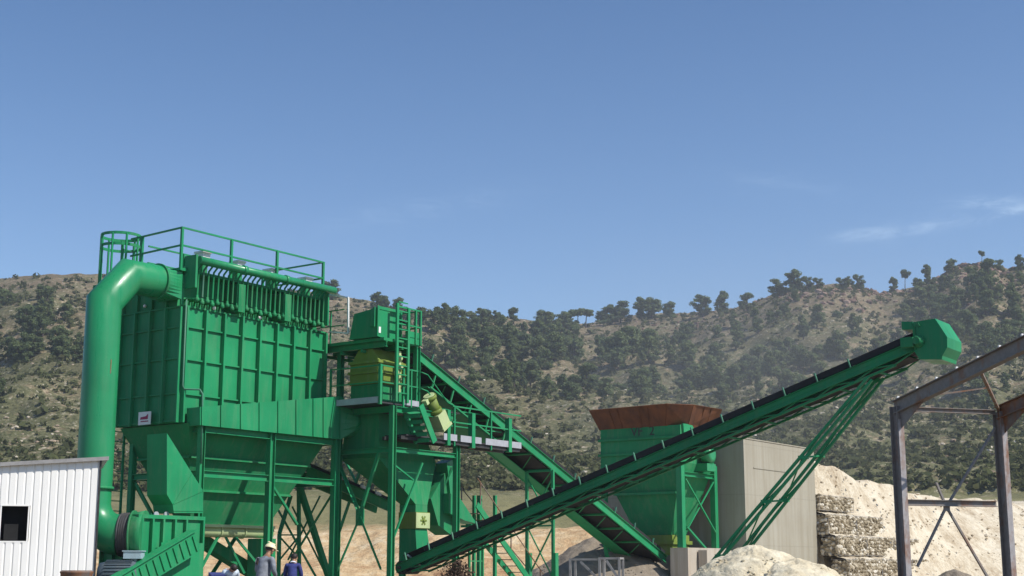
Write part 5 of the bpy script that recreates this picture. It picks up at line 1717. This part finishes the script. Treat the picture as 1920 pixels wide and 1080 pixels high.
# ================================================================== GREY RACKS
def rack(px, py, Y, wd_, dp, label):
    p = pY(px, py, Y); b = V((p.x, p.y, 0)); r_ = thing('steel_rack', label, 'rack', b, 'grey steel racks under the feed conveyor')
    h = p.z
    X_, D_ = V((.97, -.22, 0)).normalized(), V((.22, .97, 0)).normalized()
    for i in (0, 1):
        for j in (0, 1):
            m2 = MB(); c_ = b + X_ * wd_ * i + D_ * dp * j; m2.bar(c_, c_ + UP * h, .07, .07, X_); part('post', m2, M['greyrack'], r_)
    mb = MB()
    for z in (h - .03, .3):
        for j in (0, 1): mb.bar(b + X_ * .04 + D_ * dp * j + UP * z, b + X_ * (wd_ - .04) + D_ * dp * j + UP * z, .06)
        for i in (0, 1): mb.bar(b + X_ * wd_ * i + D_ * .04 + UP * z, b + X_ * wd_ * i + D_ * (dp - .04) + UP * z, .06)
    mb.bar(b + X_ * (wd_ * .35) + UP * (h - .1), b + X_ * wd_ * .95 + UP * (h - .65), .07)
    part('rack_rail', mb, M['greyrack'], r_)
rack(1069, 1047, 46., .95, .9, 'wider grey steel rack with a diagonal bar standing at the left')
rack(1124, 1045, 45.5, .62, .8, 'narrow grey steel rack with a diagonal bar nearest the feed conveyor foot')
# small green ladder frame at the foot of the feed conveyor
lf = thing('foot_ladder', 'short green ladder frame standing behind the narrow grey rack', 'ladder', W(.5, 21, 0))
mb = MB()
for px in (1128, 1152):
    mb.bar(pA(px, 990, .4), pA(px + 16, 1075, .4), .12)
part('side_rail', mb, M['green'], lf)
mb = MB()
for k in range(7): mb.bar(pA(1129 + k * 2.2, 1000 + k * 11, .4), pA(1153 + k * 2.2, 1000 + k * 11, .4), .05)
part('rung', mb, M['green2'], lf)

# dry brush in the foreground of the conveyor
p = pY(856, 1066, 44.); db = thing('dry_bush', 'dry brown twiggy bush on the ground below the long conveyor', 'bush', V((p.x, p.y, 0)))
mb = MB(); q = random.Random(77)
for _ in range(150):
    an, el = q.uniform(0, 6.28), q.uniform(.2, 1.5); L_ = q.uniform(.5, 1.0)
    r0_ = V((p.x, p.y, .35)); e_ = r0_ + V((math.cos(an) * math.cos(el) * L_ * .75, math.sin(an) * math.cos(el) * L_ * .75, math.sin(el) * L_ * 1.1))
    mid = r0_.lerp(e_, .55) + V((q.gauss(0, .06), q.gauss(0, .06), q.gauss(0, .06)))
    mb.tube([r0_, mid, e_], [.016, .011, .005], 4, False)
    quad_cloud(mb, e_, .14, .12, 7, .05, q)
part('twigs', mb, M['straw'], db, recalc=False)
mb = MB(); mb.tube([V((p.x, p.y, -.1)), V((p.x + .02, p.y, .2)), V((p.x, p.y, .45))], [.05, .04, .03], 6); part('stem', mb, M['bark'], db)
# blue toolbox
p = pY(407, 1073, 36.)
tb = thing('blue_cabinet', 'dark blue cabinet with a sloping top beside the bending worker', 'cabinet', V((p.x, p.y, 0)))
mb = MB(); X_, D_ = V((.93, .36, 0)), V((-.36, .93, 0)); c_ = V((p.x, p.y, 0))
mb.hexa([c_ - X_ * .18 - D_ * .2, c_ + X_ * .18 - D_ * .2, c_ + X_ * .18 + D_ * .2, c_ - X_ * .18 + D_ * .2], [c_ - X_ * .18 - D_ * .2 + UP * (p.z - .06), c_ + X_ * .18 - D_ * .2 + UP * (p.z - .06), c_ + X_ * .18 + D_ * .2 + UP * p.z, c_ - X_ * .18 + D_ * .2 + UP * p.z])
part('cabinet_body', mb, M['navy'], tb)
mb = MB(); mb.obox(c_ - D_ * .215 + UP * (p.z * .6), X_ * .14, D_ * .012, UP * .3); part('cabinet_door', mb, M['motor'], tb)

# ================================================================== PEOPLE
def skin_mesh(name, pts, edges, mat, parent, sub=2, root=0):
    """pts: list of (pos, radius); grown with the Skin modifier, then frozen"""
    bm = bmesh.new(); lay = bm.verts.layers.skin.verify()
    off = base_of(parent)
    vs = []
    for i, (p, r) in enumerate(pts):
        v = bm.verts.new(p - off); rr_ = r if isinstance(r, tuple) else (r, r)
        v[lay].radius = rr_; v[lay].use_root = (i == root); vs.append(v)
    for a_, b_ in edges: bm.edges.new((vs[a_], vs[b_]))
    me = bpy.data.meshes.new(name); bm.to_mesh(me); bm.free()
    ob = bpy.data.objects.new(name, me); col.objects.link(ob)
    sk = ob.modifiers.new('skin', 'SKIN'); sk.use_smooth_shade = True; sk.branch_smoothing = .6
    sb2 = ob.modifiers.new('sub', 'SUBSURF'); sb2.levels = sub; sb2.render_levels = sub
    dg = bpy.context.evaluated_depsgraph_get()
    m2 = bpy.data.meshes.new_from_object(ob.evaluated_get(dg))
    bpy.data.objects.remove(ob); bpy.data.meshes.remove(me)
    m2.materials.clear(); m2.materials.append(mat)
    for pl_ in m2.polygons: pl_.use_smooth = True
    o = bpy.data.objects.new(name, m2); col.objects.link(o); o.parent = parent
    return o

def person(base, facing, lean, H, label, shirt, trouser, hair=True, helmet=False, collar=False, head_turn=0, arms='down', headdown=0.):
    r_ = thing('person', label, 'person', base)
    f = V((math.cos(facing), math.sin(facing), 0)); s = V((f.y, -f.x, 0))      # forward, right
    k = H / 1.75
    def J(x, y, z):          # right, forward, up (metres for 1.75 m), upper body rotated forward at the hip
        x, y, z = x * k, y * k, z * k
        hz_ = .92 * k
        if z > hz_:
            dz = z - hz_; cy, sy = math.cos(lean), math.sin(lean)
            y, z = y * cy + dz * sy - .12 * k * lean, hz_ + dz * cy - y * sy
        return base + s * x + f * y + UP * z
    P, E = [], []
    def chain(prev, items):
        for pos, rad in items:
            P.append((pos, rad)); i = len(P) - 1
            if prev is not None: E.append((prev, i))
            prev = i
        return prev
    pel = chain(None, [(J(0, 0, .95), .135 * k)])
    tor = chain(pel, [(J(0, .01, 1.10), (.125 * k, .145 * k)), (J(0, 0, 1.28), (.14 * k, .165 * k)), (J(0, -.01, 1.40), (.12 * k, .16 * k))])
    hd = -headdown
    nk = chain(tor, [(J(0, .0, 1.485), .062 * k), (J(0, .02 - hd * .3, 1.53), .060 * k)])
    hx = math.sin(head_turn) * .02
    hb = chain(nk, [(J(hx, .035 - hd, 1.575 + hd * .3), .078 * k), (J(hx, .03 - hd, 1.64 + hd * .5), .092 * k), (J(hx, .02 - hd, 1.69 + hd * .6), .066 * k)])
    nose = chain(hb - 2, [(J(hx + math.sin(head_turn) * .1, .125 - hd, 1.59 + hd * .5), .014 * k)])
    for sg in (-1, 1):
        th = chain(pel, [(J(sg * .095, 0, .86), .092 * k), (J(sg * .10, .03, .50), .062 * k), (J(sg * .10, .0, .28), .055 * k), (J(sg * .10, -.03, .09), .04 * k), (J(sg * .10, .05, .04), .04 * k), (J(sg * .105, .15, .03), .032 * k)])
        if arms == 'down': jo = [(.225, -.03, 1.13), (.235, .07, .90)]
        elif arms == 'front': jo = [(.25, .05, 1.15), (.16, .28, 1.08)]
        else: jo = [(.24, .10, 1.15), (.20, .26, .98)]
        sh_ = chain(tor, [(J(sg * .17, -.01, 1.40), .062 * k), (J(sg * jo[0][0], jo[0][1], jo[0][2]), .045 * k), (J(sg * jo[1][0], jo[1][1], jo[1][2]), .03 * k)])
        w0, e0_ = P[sh_][0], P[sh_ - 1][0]
        dv = (w0 - e0_).normalized(); sv = s * -sg
        palm = chain(sh_, [(w0 + dv * .055 * k, (.035 * k, .018 * k)), (w0 + dv * .085 * k, (.036 * k, .016 * k))])
        nv = dv.cross(sv).normalized() * (1 if arms == 'down' else -1)
        for fi, (o, ln) in enumerate(((-.028, .062), (-.010, .074), (.009, .070), (.027, .055))):
            b_ = w0 + dv * .10 * k + f * o * k
            chain(palm, [(b_, .0088 * k), (b_ + dv * ln * .55 * k + sv * .006, .0082 * k), (b_ + dv * ln * .95 * k + sv * .025 * k, .007 * k)])
        b_ = w0 + dv * .045 * k + f * .04 * k
        chain(sh_ + 1, [(b_, .010 * k), (b_ + dv * .035 * k + f * .015 * k, .009 * k)])
    skin_mesh('body', P, E, M['skin'], r_, 2, pel)
    # shirt shell: torso and sleeves
    P, E = [], []
    pel = chain(None, [(J(0, 0, 1.10), (.15 * k, .18 * k))])
    chain(pel, [(J(0, 0, .90), (.155 * k, .185 * k))])
    tor = chain(pel, [(J(0, 0, 1.27), (.16 * k, .195 * k)), (J(0, -.012, 1.395), (.135 * k, .185 * k))])
    chain(tor, [(J(0, 0, 1.482), .080 * k)])
    for sg in (-1, 1):
        jo = {'down': [(.225, -.03, 1.13), (.233, .05, .93)], 'front': [(.25, .05, 1.15), (.17, .25, 1.085)]}.get(arms, [(.24, .10, 1.15), (.205, .24, 1.0)])
        chain(tor, [(J(sg * .18, -.01, 1.395), .078 * k), (J(sg * jo[0][0], jo[0][1], jo[0][2]), .062 * k), (J(sg * jo[1][0], jo[1][1], jo[1][2]), .046 * k)])
    skin_mesh('shirt', P, E, shirt, r_, 2, pel)
    P, E = [], []
    pel = chain(None, [(J(0, 0, .90), (.15 * k, .17 * k))])
    for sg in (-1, 1):
        chain(pel, [(J(sg * .095, 0, .80), .11 * k), (J(sg * .10, .03, .50), .082 * k), (J(sg * .10, .0, .28), .078 * k), (J(sg * .10, -.02, .10), .072 * k)])
    skin_mesh('trousers', P, E, trouser, r_, 2, pel)
    for sg in (-1, 1):
        m2 = MB(); c_ = J(sg * .10, .06, .045); m2.obox(c_, s * .05 * k, f * .14 * k, UP * .044 * k); m2.tube([J(sg * .10, -.02, .05), J(sg * .10, -.025, .17)], .062 * k, 12); part('boot', m2, M['boot'], r_)
    hc = J(hx, .022 - hd, 1.647 + hd * .5); up_ = (J(hx, .02 - hd, 1.75) - J(hx, .02 - hd, 1.65)).normalized()
    fw = up_.cross(s).normalized()
    if fw.dot(f) < 0: fw = -fw
    fw2 = (fw * math.cos(head_turn) + s * math.sin(head_turn)).normalized()
    for sg in (-1, 1):
        m2 = MB(); e_ = hc + s * sg * .093 * k - up_ * .03 * k; m2.obox(e_, s * .008 * k, fw2 * .018 * k, up_ * .032 * k); part('ear', m2, M['skin'], r_)
        m2 = MB(); e_ = hc + fw2 * .088 * k + fw2.cross(up_) * sg * .032 * k - up_ * .03 * k; m2.lathe(e_, fw2, [(0, .012 * k), (.006 * k, .008 * k)], 8); part('eye', m2, M['hair'], r_)
    m2 = MB(); e_ = hc + fw2 * .082 * k - up_ * .095 * k; m2.obox(e_, s * .024 * k, fw2 * .006 * k, up_ * .005 * k); part('mouth', m2, M['red'], r_)
    def dome(r0, squash, cut, mat, nm, backlow):
        m2 = MB(); n_, m_ = 24, 9; vs2, fs2 = [], []
        for j in range(m_ + 1):
            for i in range(n_):
                an = 2 * math.pi * i / n_; back = .5 - .5 * math.cos(an)
                low = cut + backlow * back
                ph = j / m_ * (math.pi / 2 + low)
                vs2.append(hc + (fw2 * math.cos(an) * 1.06 + s * math.sin(an) * .94) * r0 * math.sin(ph) * k + up_ * (r0 * squash * math.cos(ph) + .005) * k)
        for j in range(m_):
            for i in range(n_): fs2.append((j * n_ + i, j * n_ + (i + 1) % n_, (j + 1) * n_ + (i + 1) % n_, (j + 1) * n_ + i))
        m2.add(vs2, fs2, True)
        if nm == 'helmet':
            for i in range(n_):
                pass
            m2.tube([hc - up_ * .002, hc + up_ * .010], .120 * k, 24); m2.obox(hc + fw2 * .14 * k, fw2 * .03 * k, s * .07 * k, up_ * .006 * k)
            m2.obox(hc + up_ * .125 * k, fw2 * .10 * k, s * .012 * k, up_ * .012 * k)
        return part(nm, m2, mat, r_)
    dome(.104, 1.0, -.1, M['hair'], 'hair', .75)
    if helmet: dome(.116, 1.0, 0, M['helmet'], 'helmet', .0)
    if collar:
        m2 = MB(); m2.tube([J(0, -.005, 1.44), J(0, .0, 1.485)], [.115 * k, .075 * k], 16, False); part('collar', m2, M['collar'], r_)
    return r_

p = pY(503, 1040, 33.); person(V((p.x - .12, p.y, 0)), R(58), R(20), 1.80, 'worker in a grey shirt and cream helmet leaning forward, seen from behind', M['greycloth'], M['brownc'], helmet=True, arms='front', head_turn=.2)
p = pY(548, 1060, 38.); person(V((p.x, p.y, 0)), R(84), R(14), 1.62, 'worker in a navy blue jacket with a pale collar, seen from behind', M['navy'], M['navy'], collar=True, arms='bent', headdown=.02)
p = pY(430, 1070, 36.); person(V((p.x - .1, p.y + .35, 0)), R(-60), R(48), 1.58, 'dark haired worker in a pale blue shirt bending down beside the blue cabinet', M['bluec'], M['navy'], arms='front', headdown=.05)

# ================================================================== DUST
dc_ = pY(1450, 690, 120.)
mb = MB(); n_, k_ = 24, 14; vs2, fs2 = [], []
for j in range(k_ + 1):
    for i in range(n_):
        th_, ph_ = 2 * math.pi * i / n_, math.pi * (j + .02) / (k_ + .04)
        vs2.append(dc_ + V((26 * math.sin(ph_) * math.cos(th_), 30 * math.sin(ph_) * math.sin(th_), 13 * math.cos(ph_))))
for j in range(k_):
    for i in range(n_): fs2.append((j * n_ + i, j * n_ + (i + 1) % n_, (j + 1) * n_ + (i + 1) % n_, (j + 1) * n_ + i))
fs2.append(tuple(range(n_))[::-1]); fs2.append(tuple(k_ * n_ + i for i in range(n_)))
mb.add(vs2, fs2, True)
m = bpy.data.materials.new('drifting_dust'); t = NT(m)
tcd = t.n('ShaderNodeTexCoord'); mpd = t.n('ShaderNodeMapping'); mpd.inputs['Scale'].default_value = (1 / 26, 1 / 30, 1 / 13); t.l(tcd.outputs['Object'], mpd.inputs[0])
ln = t.n('ShaderNodeVectorMath', operation='LENGTH'); t.l(mpd.outputs[0], ln.inputs[0])
fall = t.ramp(ln.outputs['Value'], [(0, 1), (.45, .55), (1, 0)])
nz_ = t.ramp(t.noise(mpd.outputs[0], 1.8, 3, .6), [(.3, .25), (.7, 1)])
pvd = t.n('ShaderNodeVolumePrincipled'); pvd.inputs['Color'].default_value = (.93, .91, .88, 1); pvd.inputs['Anisotropy'].default_value = .2
t.l(t.math('MULTIPLY', t.math('MULTIPLY', fall, nz_), .008), pvd.inputs['Density'])
ou = t.n('ShaderNodeOutputMaterial'); t.l(pvd.outputs[0], ou.inputs['Volume'])
solid('dust_cloud', mb, m, dc_, 'thin pale dust drifting behind the rising end of the long conveyor', 'dust', kind='stuff')

# ================================================================== HAZE
mb = MB(); mb.hexa([V((-1950, -1700, -3)), V((1950, -1700, -3)), V((1950, 2300, -3)), V((-1950, 2300, -3))], [V((-1950, -1700, 175)), V((1950, -1700, 175)), V((1950, 2300, 175)), V((-1950, 2300, 175))])
m = bpy.data.materials.new('haze_air'); m.use_nodes = True; nt_ = m.node_tree; nt_.nodes.clear()
pv_ = nt_.nodes.new('ShaderNodeVolumePrincipled'); pv_.inputs['Color'].default_value = (.86, .92, 1, 1); pv_.inputs['Density'].default_value = .00033; pv_.inputs['Anisotropy'].default_value = .2
ou = nt_.nodes.new('ShaderNodeOutputMaterial'); nt_.links.new(pv_.outputs[0], ou.inputs['Volume'])
hz_o = solid('haze', mb, m, (0, 0, 0), 'thin pale air haze over the valley', 'haze', kind='stuff')
